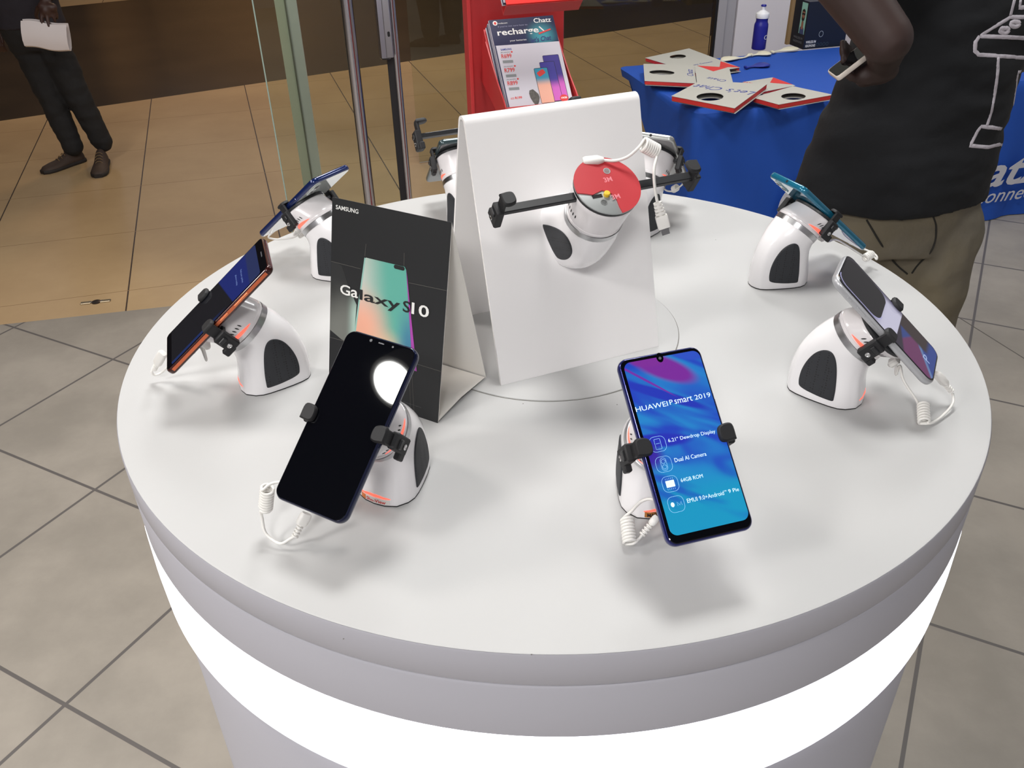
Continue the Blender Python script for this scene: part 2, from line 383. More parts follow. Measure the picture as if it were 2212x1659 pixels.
# ------------------------------------------------------------------ white A shaped riser in the middle
FL = Vector((-0.012, 0.806, TZ+0.0018)); FR = Vector((0.176, 0.883, TZ+0.0018))
e_s = (FR-FL).normalized(); n_s = Vector((-e_s.y, e_s.x, 0)); WS = (FR-FL).length
D_, H_ = 0.086, 0.276
# side profile (depth d, height z) of the bent sheet
def aprofile(D, H, rr):
    sl = math.atan2(D, H)      # lean from vertical
    cz = H-rr/math.sin(math.pi/2)*1.0; P = [(0, 0)]
    c = (D, H-rr)
    a0 = math.pi-sl*0+0.0
    for i in range(13):
        a = (math.pi-sl) - (math.pi-2*sl)*i/12.0
        P.append((c[0]+rr*math.cos(a), c[1]+rr*math.sin(a)))
    P.append((2*D, 0)); return P
def sheet(prof, th, w, M, name, m, parent, x0=0.0):
    """bent sheet: profile polyline in (depth, z), thickness inwards"""
    P = [Vector(p) for p in prof]; out = []; inn = []
    for i, p in enumerate(P):
        t = (P[min(i+1, len(P)-1)]-P[max(i-1, 0)]).normalized(); n = Vector((t.y, -t.x))
        out.append(p); inn.append(p+n*th)
    g = G(); rings = []
    for o_, i_ in zip(out, inn):
        rings.append([(x0, o_.x, o_.y), (x0+w, o_.x, o_.y), (x0+w, i_.x, i_.y), (x0, i_.x, i_.y)])
    g.loft(rings); return g.build(name, m, parent, smooth=30)
t = tag(empty('a_frame_riser', M=frame(FL, e_s, n_s, (0, 0, 1))), 'blank white bent A frame riser standing in the middle of the counter', 'display riser')
M_riser = mat('white_acrylic', (242, 240, 240), 0.3, spec=0.4)
sheet(aprofile(D_, H_+0.001, 0.010), 0.0035, WS, None, 'bent_sheet', M_riser, t)
riser_s = (n_s*D_+Vector((0, 0, H_))).normalized(); riser_m = e_s.cross(riser_s)

# ------------------------------------------------------------------ small black tent card with a phone picture
BL_ = Vector((-0.206, 0.816, TZ)); BR_ = Vector((-0.079, 0.740, TZ))
e_c = (BR_-BL_).normalized(); n_c = Vector((-e_c.y, e_c.x, 0)); Dc, Hc, Wc = 0.049, 0.2068, 0.148
s_c = (n_c*Dc+Vector((0, 0, Hc))).normalized(); m_c = e_c.cross(s_c)
tc_ = tag(empty('tent_card', M=frame(BL_, e_c, n_c, (0, 0, 1))), 'black printed tent card with phone picture and white lettering beside the blank riser', 'tent card')
LB = 0.0006
g = G()
sl = (Dc*Dc+Hc*Hc)**0.5
def pl(P): 
    rings = []
    for (d, z), (d2, z2) in P: rings.append([(0, d, z), (Wc, d, z), (Wc, d2, z2), (0, d2, z2)])
    return rings
g.loft(pl([((0, 0), (LB, 0)), ((Dc, Hc), (Dc, Hc-0.003)), ((2*Dc, 0), (2*Dc-LB, 0))]))
g.build('folded_card', M_card, tc_)
# lower flap folded with a kink
G().loft([[(0.0002, 0.001, 0.0022), (Wc-0.0002, 0.001, 0.0022), (Wc-0.0002, 0.001, 0.0016), (0.0002, 0.001, 0.0016)],
          [(0.0002, 0.046, 0.0060), (Wc-0.0002, 0.046, 0.0060), (Wc-0.0002, 0.046, 0.0054), (0.0002, 0.046, 0.0054)],
          [(0.0002, 2*Dc-0.003, 0.0035), (Wc-0.0002, 2*Dc-0.003, 0.0035), (Wc-0.0002, 2*Dc-0.003, 0.0029), (0.0002, 2*Dc-0.003, 0.0029)]]).build('base_flap', M_card, tc_)
# printed front face, local xy in metres, origin at lower left of the card
Mf = tc_.matrix_world.inverted() @ frame(BL_, e_c, s_c, m_c)
face = G().prism([(0, 0), (Wc, 0), (Wc, sl), (0, sl)], 0.0001, 0.0007).build('printed_front', M_cardblack, tc_, M=Mf)
kc = sl/0.210
def mm(x, y): return (x/1000.0, y*kc/1000.0)
# grey glow panel at the left
m = mat('glow_print', (60, 60, 58), 0.55); nt = m.node_tree; tcn = nt.nodes.new('ShaderNodeTexCoord'); sx = nt.nodes.new('ShaderNodeSeparateXYZ'); nt.links.new(tcn.outputs['Object'], sx.inputs[0])
c1 = mixc(nt, ramp(nt, sx.outputs[1], 0.13, 0.075), (38, 39, 40), (120, 122, 116)); c2 = mixc(nt, ramp(nt, sx.outputs[0], 0.018, 0.034), c1, (176, 202, 190))
c3 = mixc(nt, mth(nt, 'MULTIPLY', ramp(nt, sx.outputs[0], 0.018, 0.036), ramp(nt, sx.outputs[1], 0.125, 0.09)), c1, c2)
nt.links.new(c3, nt.nodes['Principled BSDF'].inputs['Base Color'])
decal('grey_facet', face, [mm(0.3, 67), mm(17, 59.8), mm(33.5, 57), mm(36, 103), mm(26, 118), mm(15, 141), mm(0.3, 143)], m, 0.0007)
m = mat('teal_edge_print', (150, 195, 185), 0.5)
decal('phone_side', face, [mm(31.3, 50), mm(33.5, 50), mm(46.6, 155), mm(44.6, 155.6)], m, 0.0009)
m = mat('violet_edge_print', (170, 70, 170), 0.5)
decal('phone_side', face, [mm(110, 50), mm(118.0, 50), mm(104.5, 120), mm(98.5, 153.5)], m, 0.0009)
m = mat('pearl_print', (200, 205, 200), 0.45); nt = m.node_tree; tcn = nt.nodes.new('ShaderNodeTexCoord'); sx = nt.nodes.new('ShaderNodeSeparateXYZ'); nt.links.new(tcn.outputs['Object'], sx.inputs[0])
X_, Y_ = sx.outputs[0], sx.outputs[1]
base = mixc(nt, ramp(nt, mth(nt, 'ADD', X_, mth(nt, 'MULTIPLY', Y_, 0.12)), 0.048, 0.096), (206, 206, 198), (98, 176, 160))
dx = mth(nt, 'DIVIDE', mth(nt, 'SUBTRACT', X_, 0.045), 0.042); dy = mth(nt, 'DIVIDE', mth(nt, 'SUBTRACT', Y_, 0.082), 0.05)
rr_ = mth(nt, 'SQRT', mth(nt, 'ADD', mth(nt, 'MULTIPLY', dx, dx), mth(nt, 'MULTIPLY', dy, dy)))
base = mixc(nt, ramp(nt, rr_, 1.1, 0.1), base, (240, 176, 150))
dx = mth(nt, 'DIVIDE', mth(nt, 'SUBTRACT', X_, 0.075), 0.035); dy = mth(nt, 'DIVIDE', mth(nt, 'SUBTRACT', Y_, 0.058), 0.03)
rr_ = mth(nt, 'SQRT', mth(nt, 'ADD', mth(nt, 'MULTIPLY', dx, dx), mth(nt, 'MULTIPLY', dy, dy)))
base = mixc(nt, ramp(nt, rr_, 1.2, 0.1), base, (236, 186, 150))
base = mixc(nt, mth(nt, 'MULTIPLY', ramp(nt, X_, 0.084, 0.106), ramp(nt, Y_, 0.13, 0.08)), base, (70, 130, 160))
nt.links.new(base, nt.nodes['Principled BSDF'].inputs['Base Color'])
decal('phone_picture', face, [mm(33.5, 50), mm(111.5, 50), mm(108.9, 77), mm(98, 153.5), mm(96, 156.3), mm(46.5, 155.9)], m, 0.0010)
decal('camera_cutout', face, rrect(0.0135, 0.0042, 0.002, 6, 0.0895, 0.1541*kc), M_txtk, 0.0012)
lines('grid_line', face, [[mm(0.3, 142.8), mm(39.8, 142.7)], [mm(102, 141.1), mm(147.6, 142.8)], [mm(0.3, 58.3), mm(33, 59.5)], [mm(112, 57.9), mm(147.6, 57.8)],
      [mm(45, 157), mm(46, 170)], [mm(95, 157), mm(94.5, 170)], [mm(111.5, 50), mm(118, 0.5)], [mm(109, 50), mm(113, 0.5)]], 0.0005, mat('dim_grey_print', (84, 82, 78), 0.6), 0.0008)
text('lettering', 'SAMSUNG', M_txtw, face, 0.0054, 0.1987*kc, 0.0296, 0.0044*kc, 0.0010, bold=0.014)
text('lettering', 'G', M_txtw, face, 0.0139, 0.1105*kc, 0.0135, 0.0110*kc, 0.0014, bold=0.014)
text('lettering', 'a', M_txtw, face, 0.0285, 0.1105*kc, 0.0095, 0.0082*kc, 0.0014, bold=0.014)
text('lettering', 'laxy', M_txtk, face, 0.0400, 0.1066*kc, 0.0530, 0.0145*kc, 0.0014, bold=0.014)
text('lettering', 'S', M_txtk, face, 0.0965, 0.1098*kc, 0.0090, 0.0120*kc, 0.0014, bold=0.014)
text('lettering', '10', M_txtw, face, 0.1075, 0.1100*kc, 0.0215, 0.0122*kc, 0.0014, bold=0.014)
text('lettering', 'samsung.com/galaxy', mat('dim_print', (90, 90, 92), 0.6), face, 0.103, 0.0108*kc, 0.0235, 0.0016, 0.0010)

# ------------------------------------------------------------------ phone security stands
# local frame: y = outwards (towards the phone), z = up, origin at the middle of the foot
FC = catmull([(0.0400, 0.0), (0.0392, 0.012), (0.0374, 0.024), (0.0364, 0.034), (0.0373, 0.0425), (0.0393, 0.0488), (0.0420, 0.0542)], 3)
BC = catmull([(-0.0410, 0.0), (-0.0415, 0.014), (-0.0400, 0.032), (-0.0345, 0.052), (-0.0255, 0.069), (-0.0150, 0.0825), (-0.0040, 0.0928)], 3)
WCv = catmull([(0.0300, 0), (0.0296, 0), (0.0290, 0), (0.0288, 0), (0.0290, 0), (0.0295, 0), (0.0300, 0)], 3)
TH = [0, 20, 40, 55, 65, 80, 100, 120, 140, 155, 168, 180]
YY = [1, .97, .86, .62, .42, .20, -.12, -.42, -.70, -.88, -.97, -1]; XX = [0, .36, .72, .94, 1.0, .965, .86, .74, .60, .45, .24, 0]
def body_ring(i):
    t = i/(len(FC)-1.0); f, b, w = FC[i], BC[i], WCv[i][0]; k = max(0.0, min(1.0, (t-0.30)/0.55)); k = k*k*(3-2*k)
    out = []
    for j in range(72):
        th = 360.0*j/72; s = 1 if th <= 180 else -1; q = th if th <= 180 else 360-th
        by = np.interp(q, TH, YY); bx = np.interp(q, TH, XX)
        yy = by*(1-k)+math.cos(math.radians(q))*k; xx = bx*(1-k)+math.sin(math.radians(q))*k
        u = (yy+1)/2; p = b+(f-b)*u
        out.append((s*xx*w, p[0], p[1]))
    return out
rings = [body_ring(i) for i in range(len(FC))]
c0 = [(x*0.985, y*0.985, 0.0) for x, y, z in rings[0]]
rings = [c0, [(x, y, 0.0022) for x, y, z in rings[0]]] + rings[1:]
gb = G().loft(rings); o = gb.build('body', M_gloss, smooth=50); ME_body = o.data
bmx = bmesh.new(); bmx.from_mesh(ME_body); bvh = BVHTree.FromBMesh(bmx)
bpy.data.objects.remove(o)
ME_foot = None
g = G(); g.loft([[(x*0.995, y*0.995, z) for x, y, z in [(a_[0], a_[1], 0.0) for a_ in rings[1]]], [(a_[0]*0.995, a_[1]*0.995, 0.0012) for a_ in rings[1]]]); o = g.build('foot_gasket', M_slot); ME_foot = o.data; bpy.data.objects.remove(o)
padpts = [(.0112, .0095), (.0108, .024), (.0085, .043), (.0055, .056), (.0015, .0635), (-.0040, .0655), (-.0110, .0625), (-.0180, .0550), (-.0240, .0430), (-.0275, .0300), (-.0278, .0170), (-.0240, .0115), (-.0070, .0088), (.0085, .0082)]
pc = catmull(padpts+[padpts[0]], 5)[:-1]
def pad_mesh(s):
    cy = sum(p[0] for p in pc)/len(pc); cz = sum(p[1] for p in pc)/len(pc); R_ = []
    def hit(y, z, off):
        h = bvh.ray_cast(Vector((s*0.2, y, z)), Vector((-s, 0, 0)))
        return (h[0].x+s*off, y, z)
    prof = [(1.0, -0.001), (0.995, 0.0006), (0.96, 0.0012)] + [(k/10, 0.0012) for k in (9, 8, 7, 6, 5, 4, 3, 2, 1)]
    for k, off in prof: R_.append([hit(cy+(p[0]-cy)*k, cz+(p[1]-cz)*k, off) for p in pc])
    g = G().loft(R_); o = g.build('side_grip', pad, smooth=60); me = o.data; bpy.data.objects.remove(o); return me
ME_pad = (pad_mesh(1), pad_mesh(-1))
RC = (FC[-1]+BC[-1])/2; AX = Vector((0, math.sin(math.radians(40)), math.cos(math.radians(40))))
Nh = Vector((0, math.cos(math.radians(50)), math.sin(math.radians(50)))); Yh = Vector((0, -Nh.z, Nh.y)); Xh = Yh.cross(Nh)
RINGC = Vector((0, 0.0190, 0.0735)); OLDPLATE = Vector((0, 0.0515, 0.1058)); HL = 0.044; PLATE = RINGC+Nh*HL
MR = frame(RINGC, Xh, Yh, Nh)          # ring frame
MH = frame(PLATE, Xh, Yh, Nh)          # head frame, origin on the mounting plate
# in the head frame the ring sits at z about -0.048
def grab(g, name, m, smooth=False):
    o = g.build(name, m, smooth=smooth); me = o.data; bpy.data.objects.remove(o); return me
ME_ring = grab(G().lathe([(0.0292, -0.0040), (0.0306, -0.0036), (0.0307, 0.0030), (0.0292, 0.0036)], None, 48), 'neck_ring', M_chrome, True)
def shear(z, L, yo): return yo*max(0.0, min(1.0, (z-0.0085)/(L-0.0125)))
def head_mesh(L, yo):
    R_ = []
    for r, z in [(0.0285, 0.0032), (0.0300, 0.0036), (0.0303, 0.0042), (0.0303, 0.0070), (0.0298, 0.0075), (0.0300, 0.0090)]+[(0.0300+0.0028*k/6, 0.0090+(L-0.013)*k/6) for k in range(1, 7)]+[(0.0320, L-0.0026), (0.030, L-0.0024)]:
        R_.append([(r*math.cos(q), r*math.sin(q)+shear(z, L, yo), z) for q in (2*math.pi*j/56 for j in range(56))])
    return grab(G().loft(R_), 'head', M_head, True)
ME_plate = grab(G().lathe([(0.0325, -0.0026), (0.0330, -0.0020), (0.0330, 0.0006), (0.0322, 0.0012), (0.002, 0.0012)], None, 48), 'mounting_plate', M_black, True)
SH = [HL, 0.0]
def on_head(ang, z, off=0.0):
    r = 0.0300+0.0028*(z-0.009)/(SH[0]-0.013)+off; a = math.radians(ang); return Vector((r*math.sin(a), -r*math.cos(a)+shear(z, *SH), z))
def crescent(a0, a1, z0, thick, n=24):
    g = G(); R_ = []
    for i in range(n+1):
        t = i/n; a = a0+(a1-a0)*t; k = math.sin(math.pi*t)**0.8*thick
        lo = z0-0.2*k; hi = z0+0.8*k+0.0001
        R_.append([on_head(a, lo, -0.0008), on_head(a, lo, 0.0003), on_head(a, hi, 0.0003), on_head(a, hi, -0.0008)])
    g.loft(R_); return g
def led_and_vents(L, yo):
    SH[0], SH[1] = L, yo
    led = [grab(crescent(a, b, 0.0092, 0.0040), 'status_light', M_led) for a, b in ((46, 118), (-118, -46))]; mv = []; zt = min(0.0150, L-0.0125)
    for sg in (-1, 1):
        g = G()
        for i in range(1, 9):
            a = (46+i*7.6)*sg; R_ = []
            for k in range(9):
                t = k/8; z = zt+0.0048*t; w = 1.15*math.sin(math.pi*t)**0.6+0.1
                R_.append([on_head(a-w, z, -0.0006), on_head(a-w, z, 0.00025), on_head(a+w, z, 0.00025), on_head(a+w, z, -0.0006)])
            g.loft(R_)
        mv.append(grab(g, 'vent_slots', M_slot))
    return led, mv
def on_front(x, z, off):
    h = bvh.ray_cast(Vector((x, 0.2, z)), Vector((0, -1, 0))); return (x, h[0].y+off, z)
R_ = []
for i in range(17):
    t = i/16; x = -0.0165+0.033*t; k = 0.0005+0.0024*math.sin(math.pi*t)**0.7; zc = 0.0105-0.002*(1-math.sin(math.pi*t))
    R_.append([on_front(x, zc-k/2, -0.0006), on_front(x, zc-k/2, 0.0003), on_front(x, zc+k/2, 0.0003), on_front(x, zc+k/2, -0.0006)])
ME_bled = grab(G().loft(R_), 'base_light', M_led)
R_ = []
for i in range(13):
    t = i/12; x = -0.0155+0.031*t
    R_.append([on_front(x, 0.0024, -0.0004), on_front(x, 0.0024, 0.0004), on_front(x, 0.0080, 0.0004), on_front(x, 0.0080, -0.0004)])
ME_stick = grab(G().loft(R_), 'base_sticker', M_card)
def arm_mesh(s, L, y=0.0, wide=0.009):
    return grab(G().box((s*(L/2+0.006), y, -0.0062), (L+0.010, wide, 0.0052), bev=0.0008), 'clamp_arm', M_black)
def hook_mesh(s, L, th, y=0.0):
    """bracket behind the phone and rounded wedge pad over its front, th = phone thickness"""
    g = G()
    g.box((s*(L+0.0052), y+0.001, -0.0105), (0.0078, 0.0150, 0.0225), bev=0.0012)
    g.box((s*(L+0.0048), y-0.0055, -0.0190), (0.0062, 0.0130, 0.0085), bev=0.0010)
    g.box((s*(L+0.0028), y+0.001, (th)/2+0.0005), (0.0032, 0.0120, th+0.006), bev=0.0009)
    # pad
    P = [(L+0.0048, -0.0058), (L+0.0040, 0.0068), (L-0.0030, 0.0085), (L-0.0088, 0.0052), (L-0.0092, -0.0040), (L-0.0050, -0.0068)]
    cx = sum(p[0] for p in P)/6; cy = sum(p[1] for p in P)/6; R_ = []
    PP = catmull([(p[0], p[1]) for p in P]+[P[0]], 4)[:-1]
    for z, k in ((th+0.0016, 0.92), (th+0.0020, 1.0), (th+0.0042, 0.97), (th+0.0056, 0.80)):
        R_.append([(s*(cx+(p[0]-cx)*k), y+cy+(p[1]-cy)*k, z) for p in PP])
    g.loft(R_)
    return grab(g, 'clamp_hook', M_blackmatte, 40)
def screw_mesh(s, L, y=0.0):
    g = G(); T = Matrix.Translation((s*(L+0.0088), y, -0.0145)) @ Matrix.Rotation(math.radians(90*s), 4, 'Y')
    g.lathe([(0.0026, 0.0), (0.0026, 0.0012), (0.0018, 0.0016), (0.0010, 0.0010), (0.0004, 0.0010)], T, 16)
    return grab(g, 'screw', M_screw, True)
ME_sock = grab(G().box((0, -0.0350, -0.016), (0.012, 0.007, 0.013), bev=0.002), 'cable_socket', M_cable, True)
AR = {}
def make_stand(Mw, label, group='phone security stands', half=0.0385, phone=0.008, arms=None, lit=True, L=HL, yo=0.0):
    MH = MR @ Matrix.Translation((0, yo, L)); ME_led, MV = led_and_vents(L, yo)
    t = tag(empty('phone_security_stand', M=Mw), label, 'phone stand', group)
    inst('body', ME_body, t); inst('foot_gasket', ME_foot, t)
    for me in ME_pad: inst('side_grip', me, t)
    inst('neck_ring', ME_ring, t, MR); h = inst('head', head_mesh(L, yo), t, MR); [inst('vent_slots', q_, h) for q_ in MV]
    if lit: [inst('status_light', q_, h) for q_ in ME_led]; inst('base_light', ME_bled, t)
    inst('mounting_plate', ME_plate, t, MH)
    inst('cable_socket', ME_sock, t, MH)
    for s in (1, -1):
        La = arms[0 if s == 1 else 1] if arms else half
        key = (s, round(La, 4), phone)
        if key not in AR: AR[key] = (arm_mesh(s, La), hook_mesh(s, La, phone), screw_mesh(s, La))
        a = inst('clamp_arm', AR[key][0], t, MH); inst('clamp_hook', AR[key][1], a); inst('screw', AR[key][2], a)
    return t
def coil_path(a, b, R, turns, n=12):
    a, b = Vector(a), Vector(b); ax = (b-a).normalized(); u = ax.orthogonal().normalized(); v = ax.cross(u); N = int(turns*n)
    return [a+(b-a)*(i/N)+(u*math.cos(2*math.pi*i/n)+v*math.sin(2*math.pi*i/n))*R for i in range(N+1)]
def cable(t, pre, coil, post, plug, r=0.00135, R=0.0052, turns=8, n=12):
    """all points in world space; plug = (start, end) with end at the phone"""
    inv = t.matrix_world.inverted(); g = G(); cp = coil_path(coil[0], coil[1], R, turns, n)
    A = catmull([Vector(p) for p in pre]+[cp[0]], 8) if pre else []
    B = catmull([cp[-1]]+[Vector(p) for p in post], 8) if post else []
    P = (A[:-1] if A else [])+cp+(B[1:] if B else [])
    g.tube([inv @ p for p in P], r, 8)
    c = g.build('coiled_cable', M_cable, t, smooth='all')
    if plug:
        a, b = inv @ Vector(plug[0]), inv @ Vector(plug[1]); d = (b-a); l = d.length; z = d.normalized(); x = z.orthogonal().normalized()
        T = frame(a, x, z.cross(x), z); g = G()
        for k in range(4): g.lathe([(0.0022, k*0.0030), (0.0031, k*0.0030+0.0005), (0.0031, k*0.0030+0.0017), (0.0022, k*0.0030+0.0022)], T, 14)
        g.lathe([(0.0018, 0), (0.0018, 0.013)], T, 12)
        g.loft([[(px*(0.8 if q in (0.012, l) else 1), py*(0.8 if q in (0.012, l) else 1), q) for px, py in rrect(0.0105, 0.0068, 0.0028, 4)] for q in (0.012, 0.0145, l-0.002, l)], T)
        pg = g.build('cable_plug', M_cable, c, smooth=True)
    return c

# ------------------------------------------------------------------ phones
def phone_body(w, h, th, r, mside, mback, name='smartphone'):
    """returns body geometry, screen on +z, back on -z, middle of the back at z = 0"""
    g = G(); R_ = []
    for z, k in ((0.0, 0.0022), (0.0006, 0.0010), (0.0018, 0.0002), (th*0.5, 0.0), (th-0.0018, 0.0002), (th-0.0005, 0.0009), (th, 0.0016)):
        R_.append([(x, y, z) for x, y in rrect(w-2*k, h-2*k, max(r-k, 0.001), 8)])
    return g.loft(R_)
def make_phone(label, Mw, w, h, th, r, c_side, c_back, r_side=0.25, metal=0.6, back_rough=0.12, cam_bar=None, buttons=((1, 0.02, 0.022), (1, -0.005, 0.011)), group='smartphones on the display stands'):
    t = tag(empty('smartphone', M=Mw), label, 'smartphone', group)
    ms = mat('phone_frame', c_side, r_side, metal, coat=0.5); mb = mat('phone_back', c_back, back_rough, 0.0, coat=1.0)
    phone_body(w, h, th, r, ms, mb).build('frame', ms, t, smooth=35)
    G().prism(rrect(w-0.0046, h-0.0046, r-0.0023, 8), -0.0001, 0.0004).build('back_cover', mb, t)
    sc = G().loft([[(x, y, z) for x, y in rrect(w-2*k, h-2*k, r-k, 8)] for z, k in ((th-0.0004, 0.0016), (th+0.0002, 0.0017), (th+0.0004, 0.0023))]).build('screen_glass', M_glass_screen, t)
    for s, y, l in buttons:
        G().box((s*(w/2+0.00015), y, th*0.5), (0.0009, l, 0.0022), bev=0.0003).build('side_button', ms, t)
    if cam_bar:
        x, y, cw, chh, m = cam_bar
        b = G().loft([[(px, py, z) for px, py in rrect(cw-k, chh-k, min(cw, chh)/2-0.0006, 6, x, y)] for z, k in ((0.0003, 0), (-0.0010, 0), (-0.0014, 0.0008))]).build('camera_bump', mat('camera_island', m, 0.15, coat=1.0), t)
        g = G(); 
        for q in (-1, 1):
            dxx, dyy = (q*cw*0.24, 0) if cw > chh else (0, q*chh*0.24)
            g.lathe([(min(cw, chh)*0.36, -0.0012), (min(cw, chh)*0.36, -0.0019), (min(cw, chh)*0.2, -0.0019), (min(cw, chh)*0.18, -0.0015)], Matrix.Translation((x+dxx, y+dyy, 0)), 20)
        g.build('camera_lens', M_lens, b, smooth=True)
    return t
CNT = Vector((TC.x, TC.y, 0))
def stand_matrix(az, dr, face=None):
    if face is not None:
        a = math.radians(az); f_ = math.radians(face); u = Vector((math.cos(f_), math.sin(f_), 0)); x = u.cross(Vector((0, 0, 1)))
        return frame(CNT+Vector((math.cos(a), math.sin(a), 0))*dr+Vector((0, 0, TZ)), x, u, (0, 0, 1))
    a = math.radians(az); u = Vector((math.cos(a), math.sin(a), 0)); x = u.cross(Vector((0, 0, 1)))
    return frame(CNT+u*(0.332+dr)+Vector((0, 0, TZ)), x, u, (0, 0, 1))
def phone_matrix(Ms, dx, dy, el, roll, lift=0.0015):
    # measured pose relative to the head plate
    e = math.radians(el); N = Vector((0, math.cos(e), math.sin(e))); Y = Vector((0, -N.z, N.y)); X = Y.cross(N); q = math.radians(roll)
    X2 = X*math.cos(q)+Y*math.sin(q); Y2 = Y*math.cos(q)-X*math.sin(q)
    o = OLDPLATE+Nh*lift+X*dx+Y*dy
    return Ms @ frame(o, X2, Y2, N)
GS = 'phone security stands'
specs = dict(
 P=(-76.3, .0043, -.0007, -.0032, 49.8, 1.4, .0734, .1552, .0080), A=(-118.4, -.0059, .0008, -.0069, 50.2, -1.9, .0753, .1583, .0076),
 B=(-160.6, -.0167, .0002, -.0022, 49.9, -2.8, .0756, .1584, .0080), E=(-26.3, -.0251, -.0001, -.0215, 49.4, -2.0, .0710, .1460, .0078),
 D=(21.6, -.0180, .0004, -.0393, 49.4, -2.3, .0746, .157, .0080), C=(147.1, -.0186, -.0004, -.0273, 50.0, 1.9, .075, .157, .0076),
 F=(107.7, -.0080, -.0002, -.0330, 49.6, 0.2, .075, .150, .0080), G=(62.3, -.0019, -.0003, -.0214, 49.6, 1.7, .075, .150, .0080))
slab = dict(P='white phone stand under the blue wallpaper phone at front right', A='white phone stand under the black screened phone at front left',
 B='white phone stand under the copper edged phone at the left', E='white phone stand under the silver grey phone at the right',
 D='white phone stand under the teal edged phone at upper right', C='white phone stand under the dark blue phone behind the black tent card',
 F='white phone stand half hidden left behind the blank riser', G='white phone stand half hidden right behind the blank riser')
ST = {}; PM = {}; HLK = {}
YO = dict(P=-.0175, A=-.0130, B=-.0080, E=-.0090, D=-.0150, C=-.0140, F=-.002, G=-.006)
BASE = dict(P=(-75.8, .322), A=(-118.5, .326), B=(-162.3, .330), E=(-27.4, .336), D=(20.0, .338), C=(148.7, .330), F=(108.5, .330), G=(62.0, .330))
for k, (az, dr, dx, dy, el, roll, w, h, th) in specs.items():
    PM[k] = phone_matrix(stand_matrix(az, dr), dx, dy, el, roll)
    baz, br = BASE[k]; Ms = stand_matrix(baz, br, az)
    q = (Ms @ MR).inverted() @ PM[k].translation        # phone back centre seen from the neck ring
    L = max(0.024, q.z-0.0016); half = w/2+0.0012
    HLK[k] = L; ST[k] = make_stand(Ms, slab[k], GS, arms=(half+q.x, half-q.x), phone=th+0.001, L=L, yo=YO[k])
bpy.context.view_layer.update()

# --- phone with lit blue wallpaper (front right)
ph = make_phone('phone with lit blue and magenta wallpaper and white lettering, front right of counter', PM['P'], .0734, .1552, .0080, .0085, (34, 40, 110), (30, 40, 150))
W_, H__ = .0734, .1552
m = bpy.data.materials.new('blue_wallpaper'); m.use_nodes = True; nt = m.node_tree; bs = nt.nodes['Principled BSDF']
tcn = nt.nodes.new('ShaderNodeTexCoord'); mp0 = nt.nodes.new('ShaderNodeMapping'); mp0.inputs['Rotation'].default_value = (0, 0, math.radians(33)); mp = nt.nodes.new('ShaderNodeMapping'); mp.inputs['Scale'].default_value = (8, 24, 1)
nt.links.new(tcn.outputs['Object'], mp0.inputs['Vector']); nt.links.new(mp0.outputs[0], mp.inputs['Vector'])
n1 = nt.nodes.new('ShaderNodeTexNoise'); n1.inputs['Scale'].default_value = 1.5; n1.inputs['Detail'].default_value = 1.5; n1.inputs['Distortion'].default_value = 1.2
nt.links.new(mp.outputs[0], n1.inputs['Vector']); sx = nt.nodes.new('ShaderNodeSeparateXYZ'); nt.links.new(tcn.outputs['Object'], sx.inputs[0]); X_, Y_ = sx.outputs[0], sx.outputs[1]
c = mixc(nt, ramp(nt, n1.outputs['Fac'], 0.36, 0.62), (32, 70, 198), (34, 140, 214))
c = mixc(nt, ramp(nt, Y_, -0.01, -0.05), c, mixc(nt, ramp(nt, n1.outputs['Fac'], 0.30, 0.50), (18, 110, 200), (16, 160, 205)))
def blob(cx, cy, a, b, rot, lo=1.15, hi=0.7):
    q = math.radians(rot); ux = mth(nt, 'SUBTRACT', X_, cx); uy = mth(nt, 'SUBTRACT', Y_, cy)
    p = mth(nt, 'DIVIDE', mth(nt, 'ADD', mth(nt, 'MULTIPLY', ux, math.cos(q)), mth(nt, 'MULTIPLY', uy, math.sin(q))), a)
    r_ = mth(nt, 'DIVIDE', mth(nt, 'SUBTRACT', mth(nt, 'MULTIPLY', uy, math.cos(q)), mth(nt, 'MULTIPLY', ux, math.sin(q))), b)
    return ramp(nt, mth(nt, 'SQRT', mth(nt, 'ADD', mth(nt, 'MULTIPLY', p, p), mth(nt, 'MULTIPLY', r_, r_))), lo, hi)
c = mixc(nt, blob(-0.022, 0.006, 0.030, 0.006, -8), c, (36, 50, 190))
c = mixc(nt, blob(-0.006, 0.041, 0.042, 0.0045, -28), c, (34, 56, 190))
c = mixc(nt, blob(-0.022, 0.060, 0.034, 0.0011, -40), c, (120, 50, 175))
c = mixc(nt, blob(0.000, 0.064, 0.030, 0.0105, -30), c, (128, 42, 160))
c = mixc(nt, blob(-0.012, 0.0725, 0.016, 0.006, -10), c, (132, 44, 158))
c = mixc(nt, blob(-0.030, -0.006, 0.010, 0.012, 0, 1.3, 0.3), c, (60, 40, 170))
c = mixc(nt, blob(0.022, 0.073, 0.016, 0.006, -20), c, (44, 84, 205))
nt.links.new(c, bs.inputs['Emission Color']); bs.inputs['Emission Strength'].default_value = 0.88; bs.inputs['Base Color'].default_value = (0.01, 0.01, 0.02, 1); bs.inputs['Roughness'].default_value = 0.06
dsp = decal('display', ph, rrect(0.0668, 0.1430, 0.0062, 8, 0.0009, 0.0019), m, .0084)
decal('notch', ph, ellipse(-0.0002, 0.0728, 0.0030, 0.0042, 20)+[], M_glass_screen, .00852)
G().lathe([(0.0013, .0086), (0.0012, .0088), (0.0002, .0088)], Matrix.Translation((-0.0002, 0.0722, 0)), 16).build('camera_lens', M_lensgrey, ph)
mmp = lambda x, y: (x/1000-0.0367, y/1000-0.0776)
